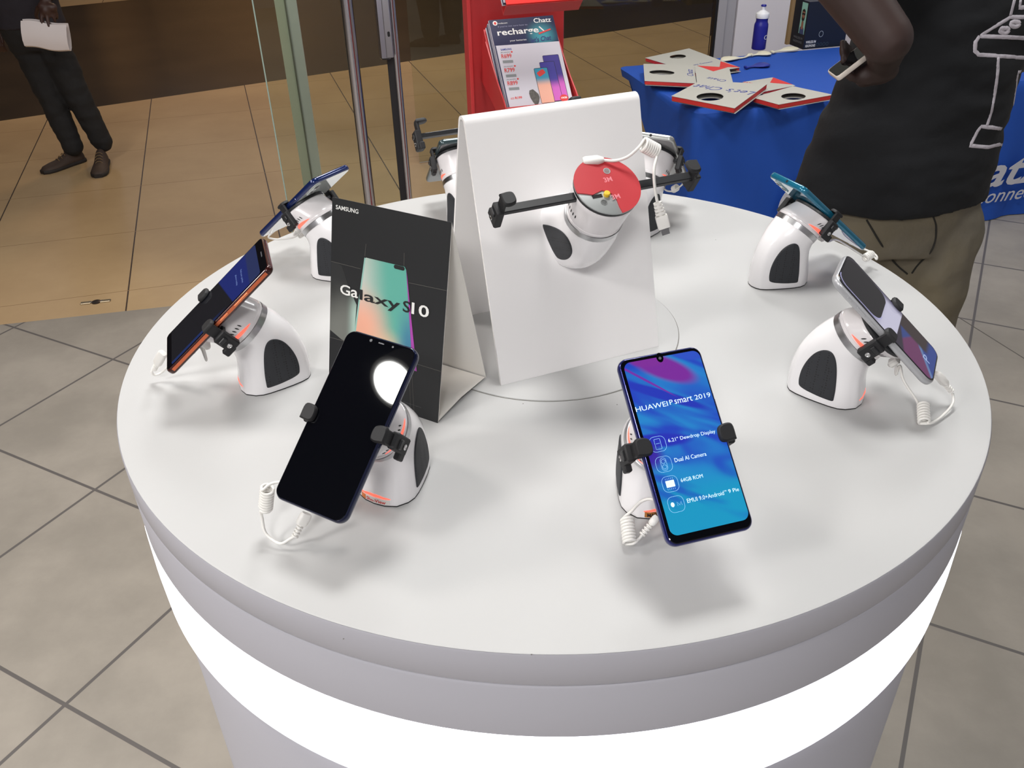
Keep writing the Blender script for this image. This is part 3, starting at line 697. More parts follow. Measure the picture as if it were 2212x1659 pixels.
def pt(s, x, y, w, h, bold=0.0, m=M_emw):
    a, b = mmp(x, y); return text('lettering', s, m, dsp, a, b, w/1000, h/1000, .00855, bold=bold)
pt('HUAWEI', 4.2, 109.4, 27.6, 4.1, 0.0); pt('P', 33.6, 109.9, 2.9, 4.0); pt('smart', 37.9, 109.7, 15.6, 4.2); pt('2019', 55.6, 109.9, 13.9, 4.0)
pt('6.21" Dewdrop Display', 23.4, 79.3, 40.8, 3.9); pt('Dual AI Camera', 23.9, 63.6, 27.3, 3.3); pt('64GB ROM', 24.2, 47.2, 18.8, 3.0)
pt('EMUI 9.0+Android', 24.5, 30.4, 31.4, 3.3); pt('TM', 56.3, 32.6, 2.2, 1.1); pt('9 Pie', 60.0, 30.9, 9.0, 3.0)
M_icon = mat('lit_pale_icon', (140, 190, 230), 0.4, emit=0.42, ecol=(120, 185, 225))
P_ic = []
for cx, cy in ((14.3, 80.6), (14.5, 64.0), (15.1, 47.8), (15.2, 31.5)):
    P_ic.append([mmp(*p) for p in rrect(13.2, 12.4, 4.2, 6, cx, cy)+rrect(13.2, 12.4, 4.2, 6, cx, cy)[:1]])
P_ic.append([mmp(*p) for p in rrect(5.0, 8.4, 0.6, 3, 14.3, 80.6)+rrect(5.0, 8.4, 0.6, 3, 14.3, 80.6)[:1]]); P_ic.append([mmp(12.6, 81), mmp(16.0, 81)])
P_ic.append([mmp(*p) for p in rrect(4.8, 10.2, 2.3, 5, 14.5, 64)+rrect(4.8, 10.2, 2.3, 5, 14.5, 64)[:1]])
for cy in (61.8, 66.2): P_ic.append([mmp(*p) for p in ellipse(14.5, cy, 1.7, 1.7, 16)+ellipse(14.5, cy, 1.7, 1.7, 16)[:1]])
for i in range(5):
    P_ic.append([mmp(12.0+i*1.5, 51.3), mmp(12.0+i*1.5, 52.6)]); P_ic.append([mmp(12.0+i*1.5, 43.2), mmp(12.0+i*1.5, 44.5)])
P_ic.append([mmp(16.2, 29.9), mmp(16.2, 33.0), mmp(18.0, 30.2), mmp(19.6, 33.0), mmp(19.8, 29.9)])
lines('icon', dsp, P_ic, 0.00028, M_icon, .00855)
G().prism([mmp(*p) for p in rrect(7.2, 5.4, 0.4, 3, 15.1, 47.9)], .00855, .00865).build('icon', M_emw, dsp)
G().prism([mmp(*p) for p in ellipse(12.2, 31.6, 1.5, 1.9, 18)], .00855, .00865).build('icon', M_emw, dsp)

# --- black phone (front left)
ph = make_phone('phone with blank black screen and dark blue edges, front left of counter', PM['A'], .0753, .1583, .0076, .0095, (20, 28, 62), (20, 28, 70))
G().lathe([(0.0014, .0079), (0.0013, .0082), (0.0002, .0082)], Matrix.Translation((-0.0105, 0.0742, 0)), 16).build('camera_lens', M_lensgrey, ph)
G().box((0.0005, 0.0742, .0081), (0.0058, 0.0010, 0.0003)).build('earpiece', M_lensgrey, ph)
G().lathe([(0.0010, .0079), (0.0009, .0082), (0.0002, .0082)], Matrix.Translation((0.0125, 0.0742, 0)), 16).build('proximity_sensor', M_lensgrey, ph)

# --- copper edged phone (left)
ph = make_phone('black phone with copper orange edges showing a dim blue screen, left side', PM['B'], .0756, .1584, .0080, .0065, (60, 22, 20), (28, 22, 24), metal=0.3, buttons=())
M_cop = mat('copper_strip', (214, 112, 72), 0.32, 0.45)
g = G()
g.loft([[(.0379, y, z) for z in (.0030, .0064)]+[(.0374, y, z) for z in (.0064, .0030)] for y in (-0.0722, 0.0722)])
g.build('copper_edge', M_cop, ph)
G().loft([[(-.0379, y, z) for z in (.0030, .0064)]+[(-.0374, y, z) for z in (.0064, .0030)] for y in (-0.0722, 0.0722)]).build('copper_edge', M_cop, ph)
for y, l in ((0.034, 0.020), (0.008, 0.012)): G().box((0.0381, y, .0047), (0.0008, l, 0.0022), bev=0.0003).build('side_button', mat('copper_button', (230, 132, 88), 0.25, 0.4), ph)
m = bpy.data.materials.new('dim_blue_screen'); m.use_nodes = True; nt = m.node_tree; bs = nt.nodes['Principled BSDF']; tcn = nt.nodes.new('ShaderNodeTexCoord'); sx = nt.nodes.new('ShaderNodeSeparateXYZ'); nt.links.new(tcn.outputs['Object'], sx.inputs[0]); X_, Y_ = sx.outputs[0], sx.outputs[1]
up_ = ramp(nt, mth(nt, 'ADD', Y_, mth(nt, 'MULTIPLY', X_, -0.25)), 0.016, 0.018)
c = mixc(nt, up_, (6, 8, 14), (14, 36, 118)); c = mixc(nt, ramp(nt, Y_, 0.050, 0.053), c, (34, 48, 96))
c = mixc(nt, mth(nt, 'MULTIPLY', ramp(nt, X_, 0.0285, 0.030), ramp(nt, Y_, 0.02, -0.02)), c, (14, 44, 104))
nt.links.new(c, bs.inputs['Emission Color']); bs.inputs['Emission Strength'].default_value = 0.75; bs.inputs['Base Color'].default_value = (0.01, 0.01, 0.012, 1); bs.inputs['Roughness'].default_value = 0.03
dsp = decal('display', ph, rrect(0.0690, 0.1370, 0.003, 4, 0, -0.001), m, .0084)
M_dimt = mat('dim_lit_text', (80, 100, 150), 0.5, emit=0.18, ecol=(110, 130, 190))
text('lettering', 'Find your perfect', M_dimt, dsp, -0.012, 0.041, 0.030, 0.0030, .00855); text('lettering', 'phone today', M_dimt, dsp, -0.012, 0.033, 0.024, 0.0030, .00855)
G().box((0, 0.0735, .0084), (0.012, 0.0012, 0.0003)).build('earpiece', M_lensgrey, ph)

# --- grey phone (right)
ph = make_phone('silver grey phone with a pale lavender picture on its screen, right side', PM['E'], .0710, .1460, .0078, .0125, (176, 177, 181), (70, 70, 74), r_side=0.35, metal=0.35, buttons=((-1, 0.047, 0.006), (-1, 0.030, 0.012), (-1, 0.012, 0.012)))
m = bpy.data.materials.new('phone_photo_wallpaper'); m.use_nodes = True; nt = m.node_tree; bs = nt.nodes['Principled BSDF']; tcn = nt.nodes.new('ShaderNodeTexCoord'); sx = nt.nodes.new('ShaderNodeSeparateXYZ'); nt.links.new(tcn.outputs['Object'], sx.inputs[0]); X_, Y_ = sx.outputs[0], sx.outputs[1]
c = mixc(nt, ramp(nt, Y_, 0.004, 0.020), (206, 204, 226), (150, 146, 178))
c = mixc(nt, ramp(nt, X_, 0.020, 0.032), c, (96, 92, 116)); c = mixc(nt, ramp(nt, Y_, 0.012, 0.034), c, (34, 32, 42))
low = mixc(nt, ramp(nt, mth(nt, 'ADD', Y_, mth(nt, 'MULTIPLY', X_, 0.5)), -0.026, -0.030), (30, 60, 132), (104, 40, 92))
low = mixc(nt, ramp(nt, mth(nt, 'ADD', Y_, mth(nt, 'MULTIPLY', X_, -0.7)), -0.046, -0.050), low, (96, 128, 178))
low = mixc(nt, ramp(nt, mth(nt, 'ADD', Y_, mth(nt, 'MULTIPLY', X_, -0.7)), -0.051, -0.055), low, (24, 60, 140))
low = mixc(nt, mth(nt, 'MULTIPLY', ramp(nt, X_, 0.004, 0.010), ramp(nt, Y_, -0.060, -0.052)), low, (44, 30, 26))
low = mixc(nt, ramp(nt, mth(nt, 'SUBTRACT', Y_, mth(nt, 'MULTIPLY', X_, 0.3)), -0.020, -0.016), low, (34, 24, 44))
c = mixc(nt, ramp(nt, Y_, -0.0138, -0.0145), c, low)
nt.links.new(c, bs.inputs['Emission Color']); bs.inputs['Emission Strength'].default_value = 0.8; bs.inputs['Base Color'].default_value = (0.01, 0.01, 0.012, 1); bs.inputs['Roughness'].default_value = 0.04
dsp = decal('display', ph, rrect(0.0640, 0.1390, 0.0095, 8), m, .0082)
G().prism([(x, y) for x, y in rrect(0.0580, 0.060, 0.013, 8, 0, 0.0395)], .0083, .0084).build('pictured_phone', M_glass_screen, dsp)
lines('picture_outline', dsp, [[(x, y) for x, y in rrect(0.0592, 0.0612, 0.0135, 8, 0, 0.0395)[9:27]]], 0.0012, mat('pale_lit_line', (150, 150, 190), 0.4, emit=0.4), .0083)
text('lettering', 'P', mat('pale_blue_lit', (150, 170, 210), 0.4, emit=0.35), dsp, -0.006, -0.062, 0.008, 0.010, .0083)

# --- seen from behind: teal phone, dark blue phone, dark and silver phones
ph = make_phone('teal to blue glossy edged phone seen from behind, upper right', PM['D'], .0746, .157, .0080, .0095, (30, 110, 140), (186, 200, 200), r_side=0.2, metal=0.3, back_rough=0.05, cam_bar=(0.024, 0.058, 0.010, 0.026, (190, 205, 205)))
m = ph.children[0].data.materials[0]; nt = m.node_tree; tcn = nt.nodes.new('ShaderNodeTexCoord'); sx = nt.nodes.new('ShaderNodeSeparateXYZ'); nt.links.new(tcn.outputs['Object'], sx.inputs[0])
nt.links.new(mixc(nt, ramp(nt, sx.outputs[1], -0.045, 0.01), (44, 52, 150), (36, 118, 150)), nt.nodes['Principled BSDF'].inputs['Base Color'])
g = G(); g.lathe([(0.0018, 0), (0.0018, 0.0004)], Matrix.Translation((-0.002, 0.0784, 0.004)) @ Matrix.Rotation(math.radians(-90), 4, 'X'), 16); g.build('headphone_jack', M_slot, ph)
ph = make_phone('dark blue edged phone with pale glossy back, behind the black tent card', PM['C'], .075, .157, .0076, .0095, (24, 40, 92), (200, 206, 204), r_side=0.18, metal=0.3, back_rough=0.05, cam_bar=(0.024, 0.056, 0.011, 0.030, (206, 212, 210)))
ph = make_phone('dark charcoal phone seen from behind, left of the blank riser', PM['F'], .075, .150, .0080, .0080, (60, 76, 80), (44, 48, 50), r_side=0.3, metal=0.4, back_rough=0.35, cam_bar=(0.014, 0.050, 0.024, 0.010, (36, 38, 40)))
ph = make_phone('grey backed phone with silver rim seen from behind, right of the blank riser', PM['G'], .075, .150, .0080, .0080, (176, 178, 176), (92, 92, 92), r_side=0.3, metal=0.6, back_rough=0.4, cam_bar=(-0.012, 0.050, 0.012, 0.022, (60, 62, 64)))
G().lathe([(0.0021, 0), (0.0021, 0.0004)], Matrix.Translation((-0.004, 0.0749, 0.004)) @ Matrix.Rotation(math.radians(-90), 4, 'X'), 16).build('headphone_jack', M_slot, ph)

# stickers on the foot of the two front stands
st = inst('base_sticker', ME_stick, ST['A']); st['label'] = 'white sticker with red letters'
M_stick2 = mat('gold_brown_sticker', (170, 110, 50), 0.4); me2 = ME_stick.copy(); me2.materials.clear(); me2.materials.append(M_stick2)
st2 = inst('base_sticker', me2, ST['P']); st2['label'] = 'gold sticker with black border'
def curved_text(body, m, parent, x0, x1, z0, h, off):
    o = text('lettering', body, m, parent, 0, 0, abs(x1-x0), h, 0, bold=0.02)
    for v in o.data.vertices:
        x = x0+(x1-x0)*v.co.x/abs(x1-x0); p = on_front(x, z0+v.co.y, off+(0.0001 if v.co.z > 0.00001 else 0)); v.co = p
    return o
curved_text('Sho-View', M_redprint, st, 0.0085, -0.0125, 0.0030, 0.0036, 0.0005)
g = G().loft([[on_front(x, 0.0026, 0.0004), on_front(x, 0.0026, 0.0006), on_front(x, 0.0078, 0.0006), on_front(x, 0.0078, 0.0004)] for x in (0.0152, 0.013, 0.011, 0.0095)])
g.build('sticker_end', mat('orange_print', (214, 120, 60), 0.5), st)
curved_text('MADE BETTER', M_txtk, st2, 0.0135, -0.0135, 0.0032, 0.0036, 0.0005)

# --- cables
def hp(k, x, y, z):  return ST[k].matrix_world @ MR @ Matrix.Translation((0, YO[k], HLK[k])) @ Vector((x, y, z))
def pp(k, x, y, z):  return PM[k] @ Vector((x, y, z))
c = onz(578, 1098, TZ+0.030); d = onz(577, 1048, TZ+0.052)
d_end = onz(634, 1158, TZ+0.012); port = pp('A', 0, -0.0793, 0.004)
cable(ST['A'], [hp('A', 0, -0.038, -0.016), hp('A', 0.01, -0.055, -0.02), pp('A', -0.028, -0.060, -0.010), onz(592, 1043, TZ+0.060)], (onz(578, 1054, TZ+0.056), onz(574, 1098, TZ+0.030)),
      [onz(566, 1118, TZ+0.022), onz(574, 1152, TZ+0.010), onz(604, 1174, TZ+0.006), onz(628, 1163, TZ+0.010), onz(640, 1156, TZ+0.014)], (onz(636, 1160, TZ+0.013), onz(663, 1109, TZ+0.031)), turns=8)
cable(ST['P'], [hp('P', 0, -0.038, -0.016), hp('P', 0.006, -0.058, -0.022), onz(1405, 1078, TZ+0.030), onz(1362, 1106, TZ+0.022)], (onz(1354, 1118, TZ+0.018), onz(1360, 1172, TZ+0.007)),
      [onz(1368, 1174, TZ+0.006), onz(1380, 1164, TZ+0.008), onz(1390, 1152, TZ+0.010)], (onz(1386, 1156, TZ+0.010), onz(1420, 1116, TZ+0.022)), turns=8)
cable(ST['B'], [hp('B', 0, -0.038, -0.016), hp('B', 0, -0.050, -0.030), onz(432, 748, TZ+0.055)], (onz(416, 752, TZ+0.045), onz(392, 766, TZ+0.035)),
      [onz(372, 785, TZ+0.022), onz(350, 804, TZ+0.012), onz(334, 810, TZ+0.010), onz(328, 803, TZ+0.015), onz(334, 792, TZ+0.020)], (onz(333, 798, TZ+0.018), onz(352, 762, TZ+0.045)), turns=7)
cable(ST['E'], [hp('E', 0, -0.038, -0.016), hp('E', 0.004, -0.050, -0.026), onz(1944, 790, TZ+0.05), onz(1952, 822, TZ+0.035), onz(1978, 862, TZ+0.018)], (onz(1994, 872, TZ+0.014), onz(1996, 912, TZ+0.0065)),
      [onz(2010, 914, TZ+0.004), onz(2036, 898, TZ+0.004), onz(2058, 872, TZ+0.008), onz(2058, 850, TZ+0.014)], (onz(2056, 846, TZ+0.016), onz(2022, 806, TZ+0.037)), turns=7)
cable(ST['D'], [hp('D', 0, -0.038, -0.016), hp('D', 0, -0.050, -0.016), pp('D', 0.0, -0.062, -0.006)], (onz(1868, 558, TZ+0.020), onz(1884, 548, TZ+0.020)),
      [onz(1893, 560, TZ+0.016), onz(1888, 548, TZ+0.022), pp('D', 0.002, -0.084, 0.002)], None, turns=5, R=0.0046)
cable(ST['C'], [hp('C', 0, -0.038, -0.016), hp('C', 0, -0.052, -0.020), onz(652, 500, TZ+0.035)], (onz(657, 500, TZ+0.030), onz(643, 508, TZ+0.028)),
      [onz(628, 514, TZ+0.022), onz(600, 517, TZ+0.022), onz(580, 512, TZ+0.026), pp('C', 0, -0.082, 0.003)], None, turns=5, R=0.0048)
cable(ST['G'], [hp('G', 0, -0.038, -0.016), hp('G', 0, -0.050, -0.020), onz(1437, 410, TZ+0.035)], (onz(1455, 409, TZ+0.032), onz(1462, 405, TZ+0.038)),
      [onz(1474, 398, TZ+0.042), onz(1470, 390, TZ+0.05), pp('G', 0, -0.078, 0.003)], None, turns=4, R=0.0046)
cable(ST['F'], [hp('F', 0, -0.038, -0.016), hp('F', 0, -0.052, -0.018)], (onz(972, 425, TZ+0.035), onz(974, 405, TZ+0.045)), [pp('F', 0, -0.085, 0.003)], None, turns=5, R=0.0046)

# --- two empty holders stuck on the sloping faces of the riser
cen = FL+e_s*0.100+riser_s*0.157+riser_m*0.0003
Mm = frame(cen, riser_s.cross(riser_m), riser_s, riser_m)
t = make_stand(Mm, 'empty white phone holder with red adhesive disc stuck on the front of the riser', 'empty holders on the riser', arms=(0.108, 0.096), lit=False)
t.name = 'empty_phone_holder'
bpy.context.view_layer.update()
plate = [c_ for c_ in t.children if c_.name.startswith('mounting_plate')][0]
M_zinc = mat('zinc_plate', (176, 180, 180), 0.4, 0.5)
zp = G().lathe([(0.0330, 0.0012), (0.0334, 0.0016), (0.0334, 0.0028), (0.0326, 0.0032), (0.001, 0.0032)], None, 56).build('zinc_plate', M_zinc, plate, smooth=True)
# red pad with a bite cut out of the lower edge (local +y is up)
P = []
def xy(px, py):
    d = ray(px, py); Mi = (t.matrix_world @ MH).inverted(); o_ = Mi @ CAM; dd = (Mi.to_3x3() @ d); s_ = (0.0034-o_.z)/dd.z; q = o_+dd*s_; return (q.x, q.y)
cut = [xy(1337, 446), xy(1331, 430), xy(1322, 421), xy(1313, 414), xy(1300, 412), xy(1290, 417), xy(1280, 422), xy(1268, 420), xy(1259, 415)]
a0 = math.atan2(cut[0][1], cut[0][0]); a1 = math.atan2(cut[-1][1], cut[-1][0])
while a1 > a0: a1 -= 2*math.pi
arc_ccw = (a1 % (2*math.pi), a0 % (2*math.pi))
st_, en_ = math.degrees(a1) % 360, math.degrees(a0) % 360
# run the arc the long way round, over the top
dlt = (en_-st_) % 360; sgn = 1
if dlt < 180: dlt = 360-dlt; sgn = -1
arc = [(0.0338*math.cos(math.radians(st_+sgn*dlt*i/60)), 0.0338*math.sin(math.radians(st_+sgn*dlt*i/60))) for i in range(61)]
rp = G().prism(arc+[(p[0], p[1]) for p in cut[:-1]], 0.0032, 0.0044).build('adhesive_pad', mat('red_liner', (184, 44, 52), 0.4), plate)
M_pale = mat('pale_pink_print', (226, 130, 140), 0.5)
for (px, py) in ((1311, 388), (1328, 425)):
    q = xy(px, py); text('lettering', '3M', M_pale, rp, q[0]+0.004, q[1]+0.0035, 0.0088, 0.0056, 0.0044, rot=math.radians(180), bold=0.02)
q = xy(1310, 371); G().lathe([(0.0036, 0.0044), (0.0036, 0.0048), (0.0028, 0.0048), (0.0026, 0.0040), (0.0005, 0.0040)], Matrix.Translation((q[0], q[1], 0)), 24).build('locating_hole', M_zinc, rp, smooth=True)
q = xy(1305, 437); G().lathe([(0.0034, 0.0032), (0.0034, 0.0036), (0.0027, 0.0036), (0.0025, 0.0030), (0.0005, 0.0030)], Matrix.Translation((q[0], q[1], 0)), 24).build('locating_hole', mat('zinc_dark', (120, 122, 122), 0.5, 0.4), zp, smooth=True)
q = xy(1310, 421); G().lathe([(0.0031, 0.0032), (0.0031, 0.0064), (0.0024, 0.0072), (0.0003, 0.0072)], Matrix.Translation((q[0], q[1], 0)), 20).build('yellow_button', mat('yellow_plastic', (236, 196, 50), 0.4), zp, smooth=True)
q = xy(1290, 424); G().box((q[0], q[1], 0.0034), (0.0105, 0.0036, 0.0006)).build('connector_slot', M_slot, zp)
# its dangling lead with a usb tip
def off(px, py, dist):
    """point in front of the riser face plane by dist"""
    d = ray(px, py); s_ = ((FL+riser_m*dist-CAM).dot(riser_m))/d.dot(riser_m); return CAM+d*s_
ZH = 0.118
cb = cable(t, [off(1302, 346, 0.094), off(1330, 347, 0.100), off(1357, 338, 0.106), off(1380, 318, 0.112)], (off(1390, 312, 0.113), off(1418, 327, 0.113)),
      [off(1419, 336, 0.118), off(1413, 365, 0.124), off(1414, 400, 0.124), off(1420, 438, 0.122)], None, turns=6.5, r=0.00150, R=0.0062, n=18)
inv = t.matrix_world.inverted()
a, b = inv @ off(1420, 437, 0.122), inv @ off(1435, 492, 0.120); z = (b-a).normalized(); x = (inv.to_3x3() @ _right); x = (x-z*x.dot(z)).normalized(); T = frame(a, x, z.cross(x), z); l = (b-a).length
g = G()
for k in range(4): g.loft([[(px*(0.80+0.06*k), py*(0.80+0.06*k), q) for px, py in rrect(0.0105, 0.0060, 0.0025, 4)] for q in (k*0.0035, k*0.0035+0.0021)], T)
g.tube([T @ Vector((0, 0, 0)), T @ Vector((0, 0, 0.014))], 0.0024, 10)
g.loft([[(px*k, py*k, q) for px, py in rrect(0.0122, 0.0070, 0.0015, 4)] for q, k in ((0.0140, 0.94), (0.0150, 1), (l-0.001, 1), (l, 0.95))], T)
g.build('cable_plug', M_cable, cb, smooth=True)
G().box((0, 0, l+0.0034), (0.0078, 0.0026, 0.0072)).build('usb_tip', mat('usb_steel', (150, 150, 152), 0.35, 0.9), cb, M=T)
a, b = inv @ off(1259, 350, 0.088), inv @ off(1304, 345, 0.094); z = (b-a).normalized(); x = z.orthogonal().normalized(); T = frame(a, x, z.cross(x), z); l = (b-a).length
G().loft([[(px*k, py*k, q) for px, py in rrect(0.009, 0.009, 0.003, 4)] for q, k in ((0, 0.8), (0.002, 1), (l*0.7, 1), (l, 0.5))], T).build('cable_plug', M_cable, cb, smooth=True)
# rear holder
rs2 = (-n_s*D_+Vector((0, 0, H_))).normalized(); rm2 = (-e_s).cross(rs2)
cen2 = FL+n_s*(2*D_)+e_s*0.102+rs2*0.158+rm2*0.0003
t2 = make_stand(frame(cen2, rs2.cross(rm2), rs2, rm2), 'empty white phone holder on the rear of the riser, only its black clamp arm showing', 'empty holders on the riser', arms=(0.096, 0.108), lit=False)
t2.name = 'empty_phone_holder'

# ------------------------------------------------------------------ blue draped table
M_cloth = mat('blue_stretch_cloth', (22, 78, 176), 0.75, bump=(9, 0.15))
aT = math.radians(14.5); eT = Vector((math.cos(aT), math.sin(aT), 0)); nT = Vector((-math.sin(aT), math.cos(aT), 0))
F0 = Vector((0.841, 3.806, 0)); TW, TD, THT = 2.20, 0.955, 0.695
tt = tag(empty('cloth_covered_table', M=frame(F0, eT, nT, (0, 0, 1))), 'table covered by a royal blue printed cloth reaching the floor, behind the counter', 'table')
def wav(s, k): return 0.010*math.sin(s*13+k)+0.006*math.sin(s*31+2*k)
g = G(); R_ = []
# outline points: front edge (y=0), right, back, left with rounded corners; skirt falls to hem height
out = rrect(TW, TD, 0.05, 6, TW/2, TD/2)
dense = []
for i, p in enumerate(out):
    q = out[(i+1) % len(out)]; n = max(1, int(math.dist(p, q)/0.05))
    dense += [(p[0]+(q[0]-p[0])*k/n, p[1]+(q[1]-p[1])*k/n) for k in range(n)]
def hem(x, y):
    if x < 0.06 and y > 0.10: return min(0.655, 0.045+0.86*(y-0.10)**0.95)
    if y > TD-0.06 and x < 0.5: return 0.655-1.3*x if x < 0.5 else 0.0
    return 0.004
nrm = []
for i, p in enumerate(dense):
    a, b = dense[i-1], dense[(i+1) % len(dense)]; t_ = Vector((b[0]-a[0], b[1]-a[1])).normalized(); nrm.append((t_.y, -t_.x))
levels = [0.0, 0.012, 0.03, 0.08, 0.16, 0.28, 0.42, 0.58, 0.74, 0.88, 1.0]
rings = []
for li, t_ in enumerate(levels):
    ring = []
    for i, p in enumerate(dense):
        hz = max(hem(*p), 0.004); z = THT-(THT-hz)*t_; s_ = i*0.05
        o_ = (-0.010*(1-min(1, t_/0.03)) if t_ < 0.03 else 0.0) + (0.030*t_ + wav(s_, 0)*t_*1.2 if p[0] > 0.1 else -0.01*t_)
        ring.append((p[0]+nrm[i][0]*o_, p[1]+nrm[i][1]*o_, z if t_ > 0 else THT))
    rings.append(ring)
g.loft([[(TW/2+(x-TW/2)*0.9, TD/2+(y-TD/2)*0.8, THT) for x, y, z in rings[0]]]+rings, None, caps=False)
nb = len(dense); g.f.append(tuple(range(nb)))
g.build('tablecloth', M_cloth, tt, smooth=50)
# table under the cloth
G().box((TW/2, TD/2, THT-0.022), (TW-0.05, TD-0.05, 0.03)).build('tabletop', M_card, tt)
for x in (0.25, TW-0.15):
    for y in (0.12, TD-0.12): G().tube([(x, y, 0), (x, y, THT-0.04)], 0.014, 12).build('leg', M_blackmatte, tt)
Mfr = tt.matrix_world.inverted() @ frame(F0-nT*0.045, eT, (0, 0, 1), -nT)
fr = G().prism([(x, y) for x, y in ellipse(0.575, 0.225, 0.128, 0.128, 40)], 0, 0.002).build('round_logo', mat('pale_white_print', (206, 206, 214), 0.6), tt, M=Mfr)
fr['label'] = 'white disc with a red drop mark'
P = []
for i in range(40):
    a = 2*math.pi*i/40; r_ = 0.078*(1+0.35*max(0, math.cos(a-math.radians(118)))**3); P.append((0.595+r_*math.cos(a), 0.215+r_*math.sin(a)))
G().prism(P, 0.002, 0.0028).build('red_drop', mat('red_logo_print', (190, 34, 48), 0.6), fr)
hold = empty('cloth_lettering', parent=tt); hold.matrix_local = Mfr
M_cl = mat('white_cloth_print', (200, 200, 208), 0.65)
text('lettering', 'Chatz', M_cl, hold, 1.265, 0.190, 0.700, 0.165, 0.006, shear=0.25, bold=0.02, th=0.001)
text('lettering', 'Connect', M_cl, hold, 1.56, 0.105, 0.40, 0.075, 0.006, shear=0.3, th=0.001)

# flat paper gift bags
M_bag = mat('grey_paper_card', (186, 184, 176), 0.7); M_bagred = mat('red_paper_gusset', (214, 52, 50), 0.65); M_scr = mat('blue_script_print', (58, 70, 150), 0.65)
def gift_bag(label, px, z, thick, hole, redtri=None, letters=(), red_edges=(0, 1, 2, 3), group='grey gift bags on the blue table'):
    P = [onz(x, y, z) for x, y in px]; o = P[0]; ex = (P[1]-P[0]).normalized(); ey = Vector((-ex.y, ex.x, 0))
    if ey.dot(P[3]-P[0]) < 0: ey = -ey
    zc = Vector((0, 0, 1))
    Mb = frame(Vector((o.x, o.y, z-thick)), ex, zc.cross(ex), zc); inv = Mb.inverted()
    t = tag(empty('gift_bag', M=Mb), label, 'paper bag', group)
    L = [inv @ p for p in P]; L = [(p.x, p.y) for p in L]
    def loc(q): v = inv @ onz(q[0], q[1], z); return (v.x, v.y)
    def sheet_(zz, th, name, off=(0, 0)):
        LL = [(x+off[0], y+off[1]) for x, y in L]
        if not hole: return G().prism(LL, zz, zz+th).build(name, M_bag, t)
        hx, hy = loc(hole[0]); hx += off[0]; hy += off[1]; a_, b_, rot = hole[1], hole[2], math.radians(hole[3]); inner = []; outer = []
        angs = sorted(set([2*math.pi*i/48 for i in range(48)]+[math.atan2(y-hy, x-hx) % (2*math.pi) for x, y in LL]))
        for a in angs:
            d = (math.cos(a), math.sin(a)); c_, s_ = math.cos(-rot), math.sin(-rot); dx_, dy_ = d[0]*c_-d[1]*s_, d[0]*s_+d[1]*c_
            r_ = 1/math.sqrt((dx_/a_)**2+(dy_/b_)**2); inner.append((hx+d[0]*r_, hy+d[1]*r_)); best = 1e9
            for i in range(len(LL)):
                p, q = Vector(LL[i]), Vector(LL[(i+1) % len(LL)]); e_ = q-p; den = d[0]*(-e_.y)+d[1]*e_.x
                if abs(den) < 1e-12: continue
                tt_ = ((p.x-hx)*(-e_.y)+(p.y-hy)*e_.x)/den; uu = (d[0]*(p.y-hy)-d[1]*(p.x-hx))/den
                if tt_ > 0 and -1e-6 <= uu <= 1+1e-6: best = min(best, tt_)
            outer.append((hx+d[0]*best, hy+d[1]*best))
        g = G(); g.loft([[(ix, iy, zz), (ox, oy, zz), (ox, oy, zz+th), (ix, iy, zz+th)] for (ix, iy), (ox, oy) in zip(inner, outer)]+[[(inner[0][0], inner[0][1], zz), (outer[0][0], outer[0][1], zz), (outer[0][0], outer[0][1], zz+th), (inner[0][0], inner[0][1], zz+th)]], caps=False)
        return g.build(name, M_bag, t)
    sheet_(0.0, 0.0012, 'back_sheet', (0.004, -0.004))
    top = sheet_(thick-0.0012, 0.0012, 'front_sheet')
    # red folded gusset along the edges
    cx = sum(p[0] for p in L)/4; cy = sum(p[1] for p in L)/4
    for i in red_edges:
        a, b = Vector(L[i]), Vector(L[(i+1) % 4]); d = (b-a).normalized(); n = Vector((-d.y, d.x))
        if n.dot(Vector((cx, cy))-a) < 0: n = -n
        a2, b2 = a+d*0.004, b-d*0.004
        rings = []
        for p in (a2, b2):
            o1 = p+n*0.0015; o2 = p+n*0.020
            rings.append([(o1.x, o1.y, thick-0.0014), (o1.x, o1.y, 0.0012+thick*0.1), (o2.x, o2.y, thick*0.45), (o1.x, o1.y, thick*0.4)][0:3])
        G().loft(rings).build('gusset', M_bagred, t)
    if redtri: G().prism([loc(q) for q in redtri], thick, thick+0.0006).build('base_flap', M_bagred, top)
    for s, pa, pb, h, m_, shr in letters:
        a = Vector(loc(pa)); b = Vector(loc(pb)); text('lettering', s, m_, top, a.x, a.y, (b-a).length, h, thick+0.0002, shear=shr, rot=math.atan2((b-a).y, (b-a).x), th=0.0003)
    return t
c4 = lambda x, y: (1380+x/10.055, 90+y/10.055)
c3 = lambda x, y: (1300+x/3.95, y/3.95)
gift_bag('grey gift bag at the far left corner of the blue table, partly under another', [c4(135, 350), c4(1090, 145), c4(2200, 562), c4(1300, 700)], .722, .020, (c4(848, 322), 0.052, 0.040, 20), [c4(1775, 428), c4(2195, 560), c4(1755, 548)],
         [('Chatz Connect', c4(1130, 530), c4(1620, 440), 0.018, M_scr, 0.4)], red_edges=(0, 3, 1))
gift_bag('grey gift bag nearest the left edge of the blue table, red gusset facing front', [c4(100, 480), c4(1180, 500), c4(1260, 905), c4(125, 850)], .742, .020, (c4(500, 668), 0.062, 0.046, -10), None,
         [('Chatz', c4(1190, 745), c4(1160, 600), 0.030, M_scr, 0.3)])
